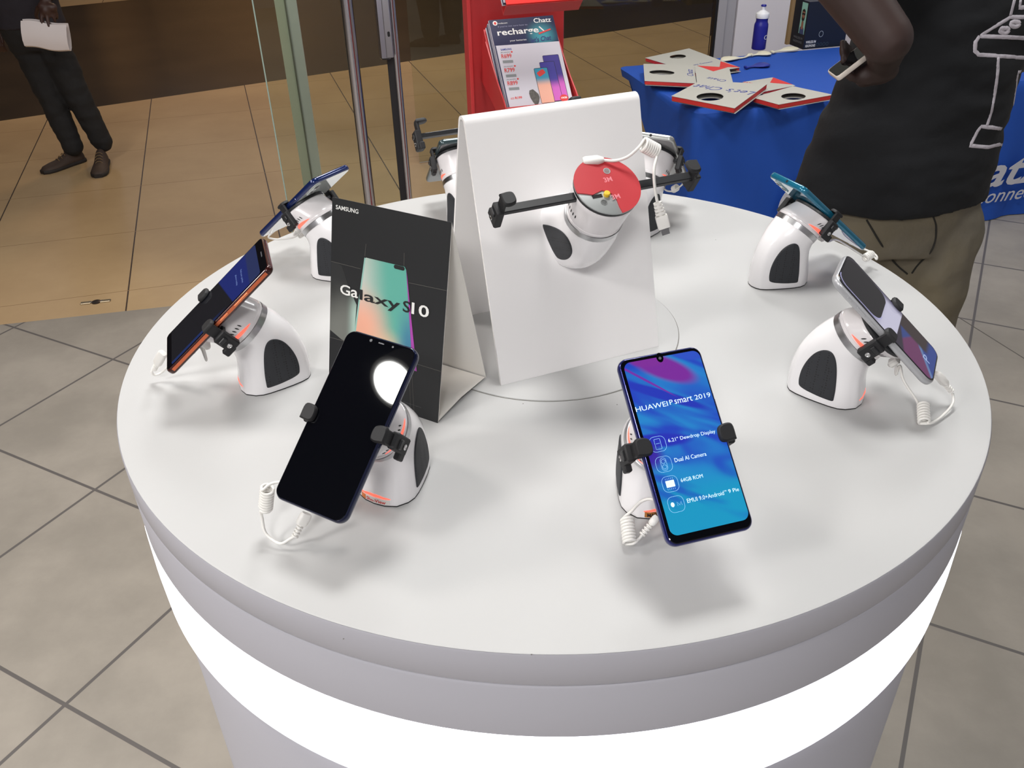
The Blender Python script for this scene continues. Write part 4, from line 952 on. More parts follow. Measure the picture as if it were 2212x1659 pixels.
gift_bag('upright lying grey gift bag in the middle with a red triangle flap', [c4(1215, 540), c4(1960, 560), c4(2060, 950), c4(1280, 1000)], .750, .012, None, [c4(1265, 522), c4(1925, 560), c4(1620, 645)],
         [('Chatz', c4(1925, 840), c4(1520, 770), 0.035, M_scr, 0.0)], red_edges=(0,))
gift_bag('partly hidden grey gift bag behind the two front ones, red flap at its tip', [c3(1200, 700), c3(1455, 660), c3(1652, 730), c3(1370, 785)], .716, .012, None, [c3(1435, 706), c3(1462, 661), c3(1628, 722)],
         [('Chatz', c3(1345, 718), c3(1215, 696), 0.022, M_redprint, 0.0)], red_edges=(1, 2))
gift_bag('grey gift bag at the right end of the row with an oval handle hole', [c3(1290, 832), c3(1630, 735), c3(1975, 808), c3(1510, 892)], .735, .022, (c3(1635, 822), 0.060, 0.050, 6), None, [], red_edges=(0, 1, 2, 3))
gift_bag('grey gift bag lying on top at the front edge with blue script lettering', [c4(705, 1180), c4(1330, 850), (1658, 181), c4(2080, 1445)], .760, .024, (c4(1545, 1195), 0.068, 0.056, 0), None,
         [("Let's Chat", (1634, 199), (1503, 182), 0.060, M_scr, 0.35)], red_edges=(0, 1, 2, 3))
# limp balloons
M_bal = mat('cream_latex', (226, 220, 196), 0.55); M_balb = mat('blue_latex', (34, 50, 150), 0.45)
def balloon(label, p0, p1, width, m_):
    a, b = onz(p0[0], p0[1], THT+0.004), onz(p1[0], p1[1], THT+0.004); d = b-a; L = d.length; x = d.normalized(); y = Vector((0, 0, 1)).cross(x)
    t = frame(a, x, y, (0, 0, 1)); R_ = []
    for u, w_, hh, sw in ((0.0, .08, .3, 0), (.04, .45, .6, 0), (.12, .80, .9, .02), (.25, 1.0, 1.0, .05), (.40, .92, .9, .04), (.52, .6, .7, .0), (.62, .30, .5, -.08), (.75, .20, .45, -.10), (.88, .18, .5, -.04), (.94, .20, .7, 0), (.97, .38, 1.0, 0), (1.0, .36, 1.0, 0)):
        R_.append([(u*L, sw*L*0.6+math.cos(q)*w_*width/2, max(0.0005, hh*0.008+math.sin(q)*hh*0.008)) for q in (2*math.pi*i/16 for i in range(16))])
    o = G().loft(R_).build('limp_balloon', m_, smooth='all', M=t); return tag(o, label, 'balloon', 'uninflated balloons on the blue table')
balloon('cream limp balloon touching the far left gift bag', (1558, 133), (1619, 122), 0.075, M_bal)
balloon('cream limp balloon just in front of the blue drink bottle', (1662, 116), (1622, 122), 0.085, M_bal)
balloon('cream limp balloon in front of the headphone box', (1722, 105), (1667, 116), 0.080, M_bal)
balloon('dark blue limp balloon nearest the camera on the blue table', (1660, 140), (1610, 149), 0.080, M_balb)
# drink bottle
bp_ = onz(1638, 106, THT); bt = tag(empty('drink_bottle', loc=bp_), 'blue squeeze bottle with a white cap standing by the white wall', 'bottle')
M_bb = mat('navy_blue_plastic', (34, 36, 140), 0.35); M_bw = mat('white_bottle_cap', (236, 236, 238), 0.4)
G().lathe([(0.034, 0), (0.0385, 0.004), (0.0385, 0.120), (0.0375, 0.132), (0.0330, 0.142), (0.0318, 0.150), (0.0325, 0.158), (0.0345, 0.166)], None, 36).build('body', M_bb, bt, smooth=True)
cp = G().lathe([(0.0355, 0.164), (0.0360, 0.166), (0.0360, 0.186), (0.0340, 0.190), (0.0200, 0.198), (0.0120, 0.204), (0.0110, 0.218), (0.0130, 0.222)], None, 36).build('cap', M_bw, bt, smooth=True)
G().lathe([(0.0125, 0.222), (0.0145, 0.224), (0.0145, 0.229), (0.0120, 0.232)], None, 24).build('nozzle', M_bb, cp, smooth=True)
o = text('lettering', 'Chatz', M_txtw, bt, 0, 0, 0.085, 0.024, 0)
for v in o.data.vertices:
    a = math.radians(-68)+v.co.x/0.0387; r_ = 0.0387+(0.0003 if v.co.z > 0.00001 else 0); v.co = (r_*math.cos(a), r_*math.sin(a), 0.055+v.co.y)
# headphone box
hb = onz(1734, 107, THT); Mh = frame(hb, eT, nT, (0, 0, 1))
bx = tag(empty('headphone_box', M=Mh), 'dark printed headphone box standing against the white wall', 'box')
M_hb = mat('dark_navy_carton', (26, 32, 44), 0.45); M_kraft = mat('kraft_board', (150, 122, 84), 0.8)
HBH = 0.245
G().box((0.13, 0.07, HBH/2), (0.26, 0.14, HBH)).build('carton', M_hb, bx)
G().box((-0.004, 0.152, HBH/2+0.01), (0.030, 0.022, HBH+0.02)).build('kraft_sleeve', M_kraft, bx)
fcm = empty('front_print', parent=bx); fcm.matrix_local = Matrix.Translation((0, -0.0004, 0)) @ Matrix.Rotation(math.radians(90), 4, 'X')
M_mint = mat('mint_print', (150, 200, 180), 0.5); M_skinp = mat('skin_print', (150, 100, 78), 0.5); M_beard = mat('dark_hair_print', (48, 34, 30), 0.5); M_shirtp = mat('denim_print', (60, 72, 110), 0.5)
sdm = empty('side_print', parent=bx); sdm.matrix_local = frame((-0.0004, 0.14, 0), (0, -1, 0), (0, 0, 1), (-1, 0, 0))
for par, ox in ((sdm, 0.072),):
    w_ = 0.055
    decal('portrait_background', par, [(ox, 0.075), (ox+w_, 0.075), (ox+w_, 0.236), (ox, 0.236)], M_mint, 0)
    decal('portrait_shirt', par, [(ox+0.004, 0.075), (ox+w_-0.004, 0.075), (ox+w_-0.010, 0.105), (ox+0.030, 0.118), (ox+0.008, 0.108)], M_shirtp, 0.0003)
    decal('portrait_neck', par, [(ox+0.016, 0.100), (ox+0.038, 0.100), (ox+0.036, 0.14), (ox+0.018, 0.14)], M_skinp, 0.0005)
    decal('portrait_face', par, ellipse(ox+0.027, 0.172, 0.0165, 0.030, 24), M_skinp, 0.0007)
    decal('portrait_beard', par, [(ox+0.011, 0.168), (ox+0.016, 0.160), (ox+0.038, 0.160), (ox+0.043, 0.168), (ox+0.040, 0.148), (ox+0.027, 0.138), (ox+0.014, 0.148)], M_beard, 0.0009)
    decal('portrait_mouth', par, ellipse(ox+0.027, 0.1575, 0.006, 0.0016, 12), M_skinp, 0.0011)
    decal('portrait_hair', par, [(ox+0.010, 0.176), (ox+0.012, 0.196), (ox+0.027, 0.205), (ox+0.042, 0.196), (ox+0.044, 0.176), (ox+0.040, 0.190), (ox+0.014, 0.190)], M_beard, 0.0009)
    decal('portrait_sunglasses', par, [(ox+0.012, 0.183), (ox+0.042, 0.183), (ox+0.041, 0.173), (ox+0.031, 0.172), (ox+0.027, 0.179), (ox+0.023, 0.172), (ox+0.013, 0.173)], M_slot, 0.0011)
text('lettering', 'WIRELESS FM', M_txtw, fcm, 0.012, 0.030, 0.062, 0.014, 0.0003, bold=0.02)
text('lettering', 'HEADPHONES', M_txtw, fcm, 0.012, 0.010, 0.062, 0.014, 0.0003, bold=0.02)
text('lettering', 'WIRELESS FM', M_greyprint, sdm, 0.030, 0.045, 0.09, 0.012, 0.0003); text('lettering', 'HEADPHONES', M_greyprint, sdm, 0.030, 0.025, 0.09, 0.012, 0.0003)
M_ringp = mat('pale_ring_print', (150, 160, 168), 0.5)
el = ellipse(0.100, 0.075, 0.013, 0.015, 24); lines('ring_mark', fcm, [el+el[:1]], 0.003, M_ringp, 0.0003)
M_dimr = mat('dim_icon_print', (70, 90, 104), 0.5)
for i in range(4):
    el = ellipse(0.088+i*0.020, 0.020, 0.0072, 0.0085, 18); lines('feature_icon', fcm, [el+el[:1]], 0.0016, M_dimr, 0.0003)

# ------------------------------------------------------------------ red leaflet stand
aR = math.radians(15.8); eR = Vector((math.cos(aR), math.sin(aR), 0)); nR = Vector((-math.sin(aR), math.cos(aR), 0)); OR = Vector((0.05, 2.975, 0))
rs = tag(empty('red_leaflet_stand', M=frame(OR, eR, nR, (0, 0, 1))), 'tall red leaflet stand behind the riser, two sloping pockets', 'leaflet stand')
G().box((-0.010, 0.010, 0.80), (0.335, 0.020, 1.60), bev=0.003).build('back_panel', M_red, rs)
G().box((-0.172, -0.012, 0.80), (0.012, 0.062, 1.60), bev=0.002).build('side_flange', M_red, rs)
G().box((-0.01, -0.02, 0.02), (0.42, 0.40, 0.03), bev=0.004).build('foot_plate', M_red, rs)
LX = Vector((0.962, 0.272, 0.0)).normalized(); LY = Vector((-0.192, 0.646, 0.739)); LY = (LY-LX*LY.dot(LX)).normalized(); LN = LX.cross(LY)
LC = Vector((0.085, 2.796, 1.170))
inv = rs.matrix_world.inverted()
Mlf = frame(LC, LX, LY, LN)
Mp = inv @ Mlf
pk = G().box((0.0, -0.01, -0.036), (0.236, 0.30, 0.004)).build('pocket_plate', M_red, rs, M=Mp)
for s in (-1, 1):
    P = [(-0.160, -0.036), (0.10, -0.036), (0.02, -0.022), (-0.06, -0.006), (-0.12, 0.012), (-0.160, 0.020)]
    G().loft([[(s*0.118+d, y, z) for y, z in P] for d in (-0.002, 0.002)]).build('pocket_cheek', M_red, pk)
G().box((0, -0.158, -0.005), (0.236, 0.004, 0.06)).build('pocket_lip', M_red, pk)
G().loft([[(-0.118, y, z) for y, z in ((0.06, -0.19), (0.14, -0.036), (-0.16, -0.036), (-0.16, -0.06))], [(0.118, y, z) for y, z in ((0.06, -0.19), (0.14, -0.036), (-0.16, -0.036), (-0.16, -0.06))]]).build('pocket_bracket', M_red, rs, M=Mp)
# upper pocket, only its lip is in the picture
uc = ony(1172, -18, 2.62); Mu = inv @ frame(uc, LX, LY, LN)
up = G().box((0.0, 0.01, 0.0), (0.225, 0.085, 0.005), bev=0.001).build('upper_pocket_front', mat('bright_red_acrylic', (222, 46, 42), 0.3), rs, M=Mu)
G().box((0.0, -0.032, -0.024), (0.225, 0.004, 0.045)).build('upper_pocket_base', M_red, up)
G().box((0.0, 0.10, -0.045), (0.225, 0.26, 0.004)).build('upper_pocket_back', M_red, up)
# leaflets in the lower pocket: a stack of individual leaflets, the front one printed
M_leaf = mat('glossy_leaflet_paper', (206, 203, 212), 0.35); M_leafedge = mat('navy_leaflet_back', (60, 64, 90), 0.4)
def leaflet(i, label, Mw, back=False):
    t = G().box((0, 0, 0), (0.210, 0.297, 0.0022)).build('leaflet', M_leaf if i % 2 else M_leafedge, M=Mw)
    return tag(t, label, 'leaflet', 'leaflets in the lower pocket of the red stand')
for i in range(8, 0, -1):
    leaflet(i, 'leaflet in the stack behind the printed top one in the red stand', frame(LC+LN*(-0.0036*i)+LX*(-0.0010*i*(1+0.2*math.sin(i*2.1)))+LY*(0.0008*math.sin(i*1.7)-0.0013*i), LX, LY, LN))
fl = tag(empty('leaflet', M=Mlf), 'front leaflet in the red stand, navy header, phone prices and pictures', 'leaflet', 'leaflets in the lower pocket of the red stand')
lm_ = lambda x, y: ((x-105)/1000.0, (y-148.5)/1000.0)
pg = G().box((0, 0, 0), (0.210, 0.297, 0.0022)).build('page', M_leaf, fl)
m = mat('navy_header_print', (22, 28, 66), 0.35); nt = m.node_tree; tcn = nt.nodes.new('ShaderNodeTexCoord'); sx = nt.nodes.new('ShaderNodeSeparateXYZ'); nt.links.new(tcn.outputs['Object'], sx.inputs[0])
dx = mth(nt, 'DIVIDE', mth(nt, 'SUBTRACT', sx.outputs[0], 0.055), 0.055); dy = mth(nt, 'DIVIDE', mth(nt, 'SUBTRACT', sx.outputs[1], 0.085), 0.055)
rr_ = mth(nt, 'SQRT', mth(nt, 'ADD', mth(nt, 'MULTIPLY', dx, dx), mth(nt, 'MULTIPLY', dy, dy)))
nt.links.new(mixc(nt, ramp(nt, rr_, 1.1, 0.1), (24, 30, 70), (60, 148, 160)), nt.nodes['Principled BSDF'].inputs['Base Color'])
ZL = 0.0011
decal('header', pg, [lm_(0, 206), lm_(4, 210), lm_(208, 207), lm_(210, 206), lm_(210, 297), lm_(0, 297)], m, ZL)
decal('border', pg, [lm_(0, 0), lm_(4, 0), lm_(4.5, 208), lm_(0, 212)], M_leafedge, ZL+.0001)
lg = decal('drop_logo', pg, [lm_(*p) for p in ellipse(17.8, 285, 7.6, 7.8, 24)], M_txtw, ZL+.0002)
decal('drop_mark', lg, [lm_(*p) for p in ellipse(17.8, 284.6, 4.0, 4.6, 16)], M_redprint, ZL+.0004)
def lt(s, x, y, w, h, m_, **k):
    a, b = lm_(x, y); return text('lettering', s, m_, pg, a, b, w/1000, h/1000, ZL+0.0005, **k)
lt('vodacom', 27, 281, 30, 5, M_txtw); lt('Chatz', 143, 275, 57, 16, M_txtw, bold=0.012); lt("if you're not sure how to", 24, 268, 96, 7, M_greyprint if False else mat('pale_blue_print', (150, 152, 180), 0.6))
lt('recharge', 18, 236, 134, 27, M_txtw, bold=0.018); lt('your batteries', 52, 218, 54, 7, M_txtw); lt("let's Chat", 118, 209, 70, 17, mat('navy_script', (30, 44, 110), 0.5), shear=0.3, bold=0.02, rot=math.radians(4))
lines('pencil', pg, [[lm_(150, 238), lm_(192, 250)]], 0.005, M_redprint, ZL+.0006)
lines('pencil', pg, [[lm_(156, 262), lm_(172, 242)]], 0.004, M_txtw, ZL+.0005)
lt('SAMSUNG', 16.5, 192, 35, 6.5, M_blueprint, bold=0.01)
for y, s in ((166, 'R699'), (118.5, 'R799'), (75, 'R899')):
    lt(s, 14, y, 32.5, 14, M_redprint, bold=0.012); lt('24 months', 14, y+18, 30, 3.5, M_greyprint)
    decal('price_note', pg, [lm_(14.5, y-16), lm_(47.5, y-17), lm_(48, y-8), lm_(15, y-7)], mat('grey_note_print', (136, 140, 142), 0.6), ZL+.0003)
    decal('mark', pg, [lm_(*p) for p in ellipse(50, y+19, 3, 3, 12)], M_redprint, ZL+.0003)
lt('ADD', 13, 28.5, 12, 6, M_redprint); lt('R199', 28, 28.2, 22, 8, M_redprint, bold=0.03)
def pgrad(name, pts, c_lo, c_hi, y0, y1, z):
    m_ = mat(name, c_lo, 0.4); nt = m_.node_tree; tcn = nt.nodes.new('ShaderNodeTexCoord'); sx = nt.nodes.new('ShaderNodeSeparateXYZ'); nt.links.new(tcn.outputs['Object'], sx.inputs[0])
    nt.links.new(mixc(nt, ramp(nt, sx.outputs[1], (y0-148.5)/1000, (y1-148.5)/1000), c_lo, c_hi), nt.nodes['Principled BSDF'].inputs['Base Color'])
    return decal('phone_picture', pg, [lm_(*p) for p in pts], m_, z)
pgrad('violet_phone_print', rrect(52, 155, 3, 3, 171, 85), (204, 96, 186), (66, 56, 140), 60, 100, ZL+.0003)
pgrad('indigo_phone_print', rrect(48, 132, 3, 3, 154, 75), (206, 100, 190), (68, 62, 150), 50, 85, ZL+.0005)
pgrad('pastel_phone_print', rrect(43, 117, 3, 3, 129.5, 64), (238, 178, 156), (60, 150, 180), 62, 92, ZL+.0007)
for pts_, z_ in ((rrect(52, 155, 3, 3, 171, 85), .0004), (rrect(48, 132, 3, 3, 154, 75), .0006), (rrect(43, 117, 3, 3, 129.5, 64), .0008)): lines('phone_outline', pg, [[lm_(*p) for p in pts_+pts_[:1]]], 0.0012, M_txtk, ZL+z_)
sb = decal('price_bubble', pg, [(lm_(128, 106)[0]+x*math.cos(.5)-y*math.sin(.5), lm_(128, 106)[1]+x*math.sin(.5)+y*math.cos(.5)) for x, y in rrect(.026, .016, .004, 4)], M_redprint, ZL+.0010)
decal('price_seal', pg, [lm_(*p) for p in ellipse(183, 15.5, 13.5, 12, 24)], M_redprint, ZL+.0009)
a_, b_ = lm_(174, 14); text('lettering', '10GB', M_txtw, pg, a_, b_, .019, .006, ZL+.0011, bold=.03)
W_P = [(78, 52), (90, 55), (96, 48), (104, 38), (106, 26), (101, 12), (96, 4), (86, 4), (81, 14), (76, 28), (75, 42)]
decal('watch_picture', pg, [lm_(*p) for p in W_P], mat('dark_watch_print', (62, 60, 58), 0.4, vary=(160, (40, 40, 40), (120, 116, 110))), ZL+.0004)
for k in range(3):
    tag(G().box((0, 0.10, 0), (0.210, 0.297, 0.0022)).build('leaflet', M_leaf if k != 1 else M_leafedge, M=rs.matrix_world @ Mu @ Matrix.Translation((-0.010-0.001*k, 0.03, -0.010-0.007*k))),
        'leaflet in the upper pocket of the red stand', 'leaflet', 'leaflets in the upper pocket of the red stand')

# ------------------------------------------------------------------ people
def capsule(g, p, q, r0, r1, n=16):
    p, q = Vector(p), Vector(q); d = (q-p); L = d.length; d = d.normalized(); pts = []; rr = []
    for k in range(5): a = math.pi/2*(1-k/4.0); pts.append(p-d*r0*math.sin(a)*0.999); rr.append(max(r0*math.cos(a), 0.0008))
    for k in range(1, 5): pts.append(p+d*L*k/5.0); rr.append(r0+(r1-r0)*k/5.0)
    for k in range(5): a = math.pi/2*k/4.0; pts.append(q+d*r1*math.sin(a)*0.999); rr.append(max(r1*math.cos(a), 0.0008))
    g.tube(pts, rr, n)
def ell_loft(g, secs, n=32):
    """secs: (cx, cy, z, a, b, rot)"""
    R_ = []
    for cx, cy, z, a, b, rot in secs: R_.append([(x, y, z) for x, y in ellipse(cx, cy, a, b, n, rot)])
    g.loft(R_)
def fuse(g, name, m_, parent, voxel, smooth_it=6, wr=None):
    me = bpy.data.meshes.new(name); me.from_pydata([tuple(p) for p in g.v], [], g.f)
    bm = bmesh.new(); bm.from_mesh(me)
    # normals outwards per island so that the voxel remesh fills every piece
    bmesh.ops.recalc_face_normals(bm, faces=bm.faces); bm.to_mesh(me); bm.free()
    o = bpy.data.objects.new(name, me); COL.objects.link(o)
    r_ = o.modifiers.new('r', 'REMESH'); r_.mode = 'VOXEL'; r_.voxel_size = voxel
    s_ = o.modifiers.new('s', 'SMOOTH'); s_.factor = 0.5; s_.iterations = smooth_it
    dg = bpy.context.evaluated_depsgraph_get(); dg.update()
    m2 = bpy.data.meshes.new_from_object(o.evaluated_get(dg)); bpy.data.objects.remove(o)
    if wr:
        sc_, amp, st_ = wr; m2.update()
        nn = [v.normal.copy() for v in m2.vertices]
        for v, n_ in zip(m2.vertices, nn):
            q = Vector((v.co.x*sc_, v.co.y*sc_, v.co.z*sc_*st_)); v.co += n_*(mnoise(q)*amp+mnoise(q*2.3)*amp*0.4)
    m2.materials.clear(); m2.materials.append(m_); m2.polygons.foreach_set('use_smooth', [True]*len(m2.polygons))
    o = bpy.data.objects.new(name, m2); COL.objects.link(o); o.parent = parent
    o.matrix_parent_inverse = Matrix.Translation(-parent.location)
    # keep vertices in world numbers: shift into the parent's frame
    for v in m2.vertices: v.co -= parent.location
    o.matrix_parent_inverse = Matrix.Identity(4)
    return o
def head(g, c, f, s=1.0):
    """head centre c, facing f (unit, horizontal)"""
    f = Vector(f).normalized(); l = Vector((0, 0, 1)).cross(f); c = Vector(c); R_ = []
    for z, a, b, o_ in ((-.118, .030, .030, .040), (-.105, .048, .045, .030), (-.08, .060, .062, .018), (-.05, .068, .080, .008), (0, .074, .094, 0), (.04, .077, .099, -.004), (.08, .068, .088, -.008), (.105, .045, .060, -.010), (.118, .012, .016, -.010)):
        R_.append([tuple(c+f*(o_+b*math.cos(q))*s+l*(a*math.sin(q))*s+Vector((0, 0, z*s))) for q in (2*math.pi*i/24 for i in range(24))])
    g.loft(R_)
    capsule(g, c+f*0.090*s+Vector((0, 0, 0.015)), c+f*0.112*s+Vector((0, 0, -0.022)), 0.007, 0.013, 10)
    capsule(g, c+f*0.088*s+l*0.018+Vector((0, 0, -0.058)), c+f*0.088*s-l*0.018+Vector((0, 0, -0.058)), 0.008, 0.008, 10)
    for q in (1, -1): capsule(g, c+l*0.076*q+Vector((0, 0, 0.018)), c+l*0.078*q+Vector((0, 0, -0.020)), 0.012, 0.009, 10)
def finger(g, P, r0, r1):
    P = [Vector(p) for p in P]
    for i in range(len(P)-1):
        a = r0+(r1-r0)*i/(len(P)-1); b = r0+(r1-r0)*(i+1)/(len(P)-1); capsule(g, P[i], P[i+1], a, b, 10)
M_skin = mat('dark_brown_skin', (54, 39, 36), 0.55, vary=(14, (48, 34, 31), (62, 44, 40))); M_skin2 = mat('deep_brown_skin', (60, 38, 32), 0.5)
M_palm = mat('lighter_palm_skin', (150, 104, 90), 0.5)
M_tee = mat('black_cotton_tee', (15, 17, 21), 0.9, bump=(26, 0.25)); M_khaki = mat('olive_khaki_cotton', (104, 98, 86), 0.85, vary=(5, (94, 92, 90), (124, 112, 82)), bump=(30, 0.25))
M_dark = mat('black_denim', (24, 23, 24), 0.85, bump=(24, 0.25)); M_shoe = mat('worn_brown_suede', (62, 48, 40), 0.7); M_sole = mat('dark_rubber_sole', (34, 28, 26), 0.7); M_lace = mat('tan_laces', (112, 90, 60), 0.7)
M_hair = mat('short_black_hair', (16, 14, 14), 0.9)

def shoe(parent, heel, toe, name='shoe', tilt=0.0):
    heel, toe = Vector(heel), Vector(toe); x = (toe-heel).normalized(); L = (toe-heel).length; y = Vector((0, 0, 1)).cross(x).normalized(); z = x.cross(y)
    M = Matrix.Translation(-parent.location) @ frame(heel, x, y, z); R_ = []; S_ = []
    for u, w, h, b in ((0.0, .022, .060, 0), (.05, .034, .092, 0), (.18, .038, .104, 0), (.32, .038, .098, 0), (.45, .041, .074, 0), (.60, .047, .058, 0), (.78, .050, .050, 0), (.92, .042, .042, 0), (1.0, .018, .026, 0)):
        R_.append([(u*L, w*math.cos(q), 0.018+max(0, math.sin(q))*(h-0.018)+min(0, math.sin(q))*0.004) for q in (2*math.pi*i/24 for i in range(24))])
        S_.append([(u*L*1.03-0.004, (w+0.005)*math.cos(q), 0.011+(0.011)*max(-1, min(1, 2.5*math.sin(q)))) for q in (2*math.pi*i/24 for i in range(24))])
    o = G().loft(R_).build(name, M_shoe, parent, M=M, smooth='all'); G().loft(S_).build('sole', M_sole, o, smooth=40)
    for k in range(4):
        u = (0.36+0.08*k)*L; h = 0.094-0.011*k; G().tube([(u, -0.022, h-0.010), (u, -0.010, h+0.001), (u, 0.010, h+0.001), (u, 0.022, h-0.010)], 0.0025, 6).build('lace', M_lace, o)
    return o

# --- the man in the black printed T shirt on the right
pm = tag(empty('person', loc=(1.04, 2.22, 0)), 'person in black T shirt with white line drawing and khaki trousers, holding a phone', 'person')
elb = Vector((0.792, 1.87, 1.405)); shd = Vector((0.640, 1.98, 1.585)); wri = ony(1908, 146, 1.955); 
g = G()
ell_loft(g, [(1.04, 2.22, z, a, b, 0.15) for z, a, b in ((0.86, .17, .11), (0.95, .19, .12), (1.1, .18, .105), (1.3, .18, .10), (1.45, .17, .09), (1.54, .13, .07))])
capsule(g, (1.00, 2.20, 1.50), (0.97, 2.19, 1.68), 0.062, 0.056); head(g, (0.93, 2.19, 1.79), (-0.9, -0.1, 0))
capsule(g, (0.90, 2.12, 1.55), shd, 0.065, 0.068); capsule(g, shd, elb, 0.066, 0.052); capsule(g, elb, wri, 0.049, 0.030)
# left hand: palm and five fingers closed round the phone
pc0, pc1 = onz(0, 0, 1), None
def hpnt(px, py, y): return ony(px, py, y-0.055)
palm_a = hpnt(1915, 150, 2.01); palm_b = hpnt(1868, 163, 2.00)
capsule(g, wri, palm_a, 0.030, 0.026); capsule(g, palm_a, palm_b, 0.027, 0.022); capsule(g, hpnt(1905, 165, 2.02), hpnt(1862, 175, 2.01), 0.018, 0.014)
finger(g, [hpnt(1880, 165, 2.005), hpnt(1856, 172, 1.995), hpnt(1838, 167, 1.985), hpnt(1826, 156, 1.985)], 0.0115, 0.0085)
finger(g, [hpnt(1878, 155, 2.02), hpnt(1848, 160, 2.03), hpnt(1828, 148, 2.03), hpnt(1822, 132, 2.02)], 0.0115, 0.0085)
finger(g, [hpnt(1874, 145, 2.03), hpnt(1846, 138, 2.045), hpnt(1826, 124, 2.04), hpnt(1819, 108, 2.03)], 0.0115, 0.0085)
finger(g, [hpnt(1872, 135, 2.04), hpnt(1848, 118, 2.055), hpnt(1828, 102, 2.05), hpnt(1820, 90, 2.04)], 0.0105, 0.0080)
finger(g, [hpnt(1905, 140, 1.985), hpnt(1895, 122, 1.97), hpnt(1878, 112, 1.965)], 0.0135, 0.0100)
# right arm on the far side
capsule(g, (1.16, 2.30, 1.55), (1.30, 2.34, 1.50), 0.062, 0.066); capsule(g, (1.30, 2.34, 1.50), (1.40, 2.44, 1.23), 0.060, 0.047); capsule(g, (1.40, 2.44, 1.23), (1.24, 2.52, 1.10), 0.046, 0.030)
capsule(g, (1.24, 2.52, 1.10), (1.18, 2.53, 1.06), 0.032, 0.026)
for k in range(4): finger(g, [(1.17, 2.50+k*0.02, 1.055), (1.13, 2.495+k*0.022, 1.035), (1.115, 2.495+k*0.022, 1.00)], 0.0105, 0.0085)
finger(g, [(1.21, 2.49, 1.07), (1.175, 2.465, 1.04), (1.15, 2.46, 1.02)], 0.0125, 0.0095)
for s, x in ((0, 0.93), (1, 1.15)):
    capsule(g, (x, 2.21, 0.88), (x, 2.19, 0.50), 0.080, 0.056); capsule(g, (x, 2.19, 0.50), (x, 2.24, 0.09), 0.052, 0.036)
    capsule(g, (x, 2.24, 0.06), (x-0.12, 2.15, 0.035), 0.034, 0.026)
bd = fuse(g, 'body', M_skin, pm, 0.0065, 3)
g = G()
ell_loft(g, [(1.030, 2.22, 0.930, .262, .170, 0.06), (1.032, 2.22, 0.945, .262, .172, 0.06), (1.034, 2.22, 1.00, .252, .168, 0.08), (1.052, 2.22, 1.12, .238, .160, 0.1), (1.068, 2.22, 1.25, .226, .150, 0.1), (1.085, 2.22, 1.40, .222, .140, 0.1), (1.08, 2.22, 1.50, .225, .125, 0.12), (1.04, 2.20, 1.58, .180, .095, 0.12), (0.99, 2.20, 1.625, .085, .075, 0.0)], 40)
capsule(g, (0.92, 2.12, 1.55), (0.66, 1.99, 1.615), 0.088, 0.082)
capsule(g, (1.16, 2.30, 1.54), (1.30, 2.34, 1.50), 0.085, 0.085); capsule(g, (1.30, 2.34, 1.50), (1.345, 2.385, 1.38), 0.085, 0.082)
sh = fuse(g, 't_shirt', M_tee, pm, 0.010, 4, wr=(6.5, 0.012, 2.2))
g = G()
ell_loft(g, [(1.045, 2.22, z, a, b, 0.06) for z, a, b in ((0.80, .225, .150), (0.90, .236, .155), (0.99, .225, .150))], 36)
for x, x2, x3 in ((0.925, 0.935, 0.93), (1.168, 1.180, 1.165)):
    capsule(g, (x, 2.215, 0.84), (x2, 2.20, 0.50), 0.130, 0.118); capsule(g, (x2, 2.20, 0.50), (x3, 2.24, 0.13), 0.118, 0.085)
capsule(g, (1.05, 2.215, 0.86), (1.05, 2.21, 0.66), 0.10, 0.085)
tr = fuse(g, 'trousers', M_khaki, pm, 0.010, 4, wr=(8.0, 0.008, 1.2))
for x in (0.93, 1.15): shoe(pm, (x+0.06, 2.28, 0.0), (x-0.18, 2.12, 0.0))
g = G(); hc = Vector((0.935, 2.19, 1.80)); R_ = []
for z, a, b in ((-0.03, .072, .088), (0.02, .084, .106), (0.06, .084, .106), (0.09, .072, .092), (0.115, .046, .060), (0.126, .014, .018)): R_.append([(hc.x+0.018+b*math.cos(q), hc.y+a*math.sin(q), hc.z+z) for q in (2*math.pi*i/24 for i in range(24))])
g.loft(R_); fuse(g, 'hair', M_hair, pm, 0.008, 3)
for q in (1, -1): G().lathe([(0.001, -0.009), (0.008, -0.005), (0.010, 0), (0.008, 0.005), (0.001, 0.009)], Matrix.Translation(Vector((0.847, 2.19-0.032*q, 1.805))-pm.location), 12).build('eye', mat('eye_white', (210, 205, 200), 0.2), pm, smooth='all')
# line drawing printed on the shirt, laid on its surface
bm_ = bmesh.new(); bm_.from_mesh(sh.data); bv = BVHTree.FromBMesh(bm_)
def on_shirt(px, py, lift=-0.0077):
    d = ray(px, py).normalized(); h = bv.ray_cast(CAM-pm.location, d)
    if h[0] is None: return None
    n_ = h[1] if h[1].dot(d) < 0 else -h[1]; return h[0]+n_*lift
PR = [[(2192, -2), (2183, 34)], [(2216, 37), (2183, 37), (2116, 78), (2216, 82)], [(2116, 78), (2108, 90), (2106, 110), (2114, 118), (2216, 125)],
      [(2157, 123), (2155, 160), (2149, 205), (2142, 242), (2132, 272)], [(2216, 154), (2199, 156), (2196, 184), (2190, 221), (2184, 255), (2216, 255)], [(2190, 258), (2182, 276)],
      [(2216, 277), (2169, 279), (2120, 273), (2112, 283), (2096, 315), (2136, 318), (2159, 312), (2186, 318)], [(2205, 0), (2203, 16), (2216, 16)]]
for cx, cy in ((2193, 52), (2170, 66)):
    PR.append([(cx+10*math.cos(q), cy+5.5*math.sin(q)) for q in (2*math.pi*i/14 for i in range(15))])
M_chalk = mat('white_chalk_print', (190, 184, 192), 0.8, bump=(60, 0.4))
g = G()
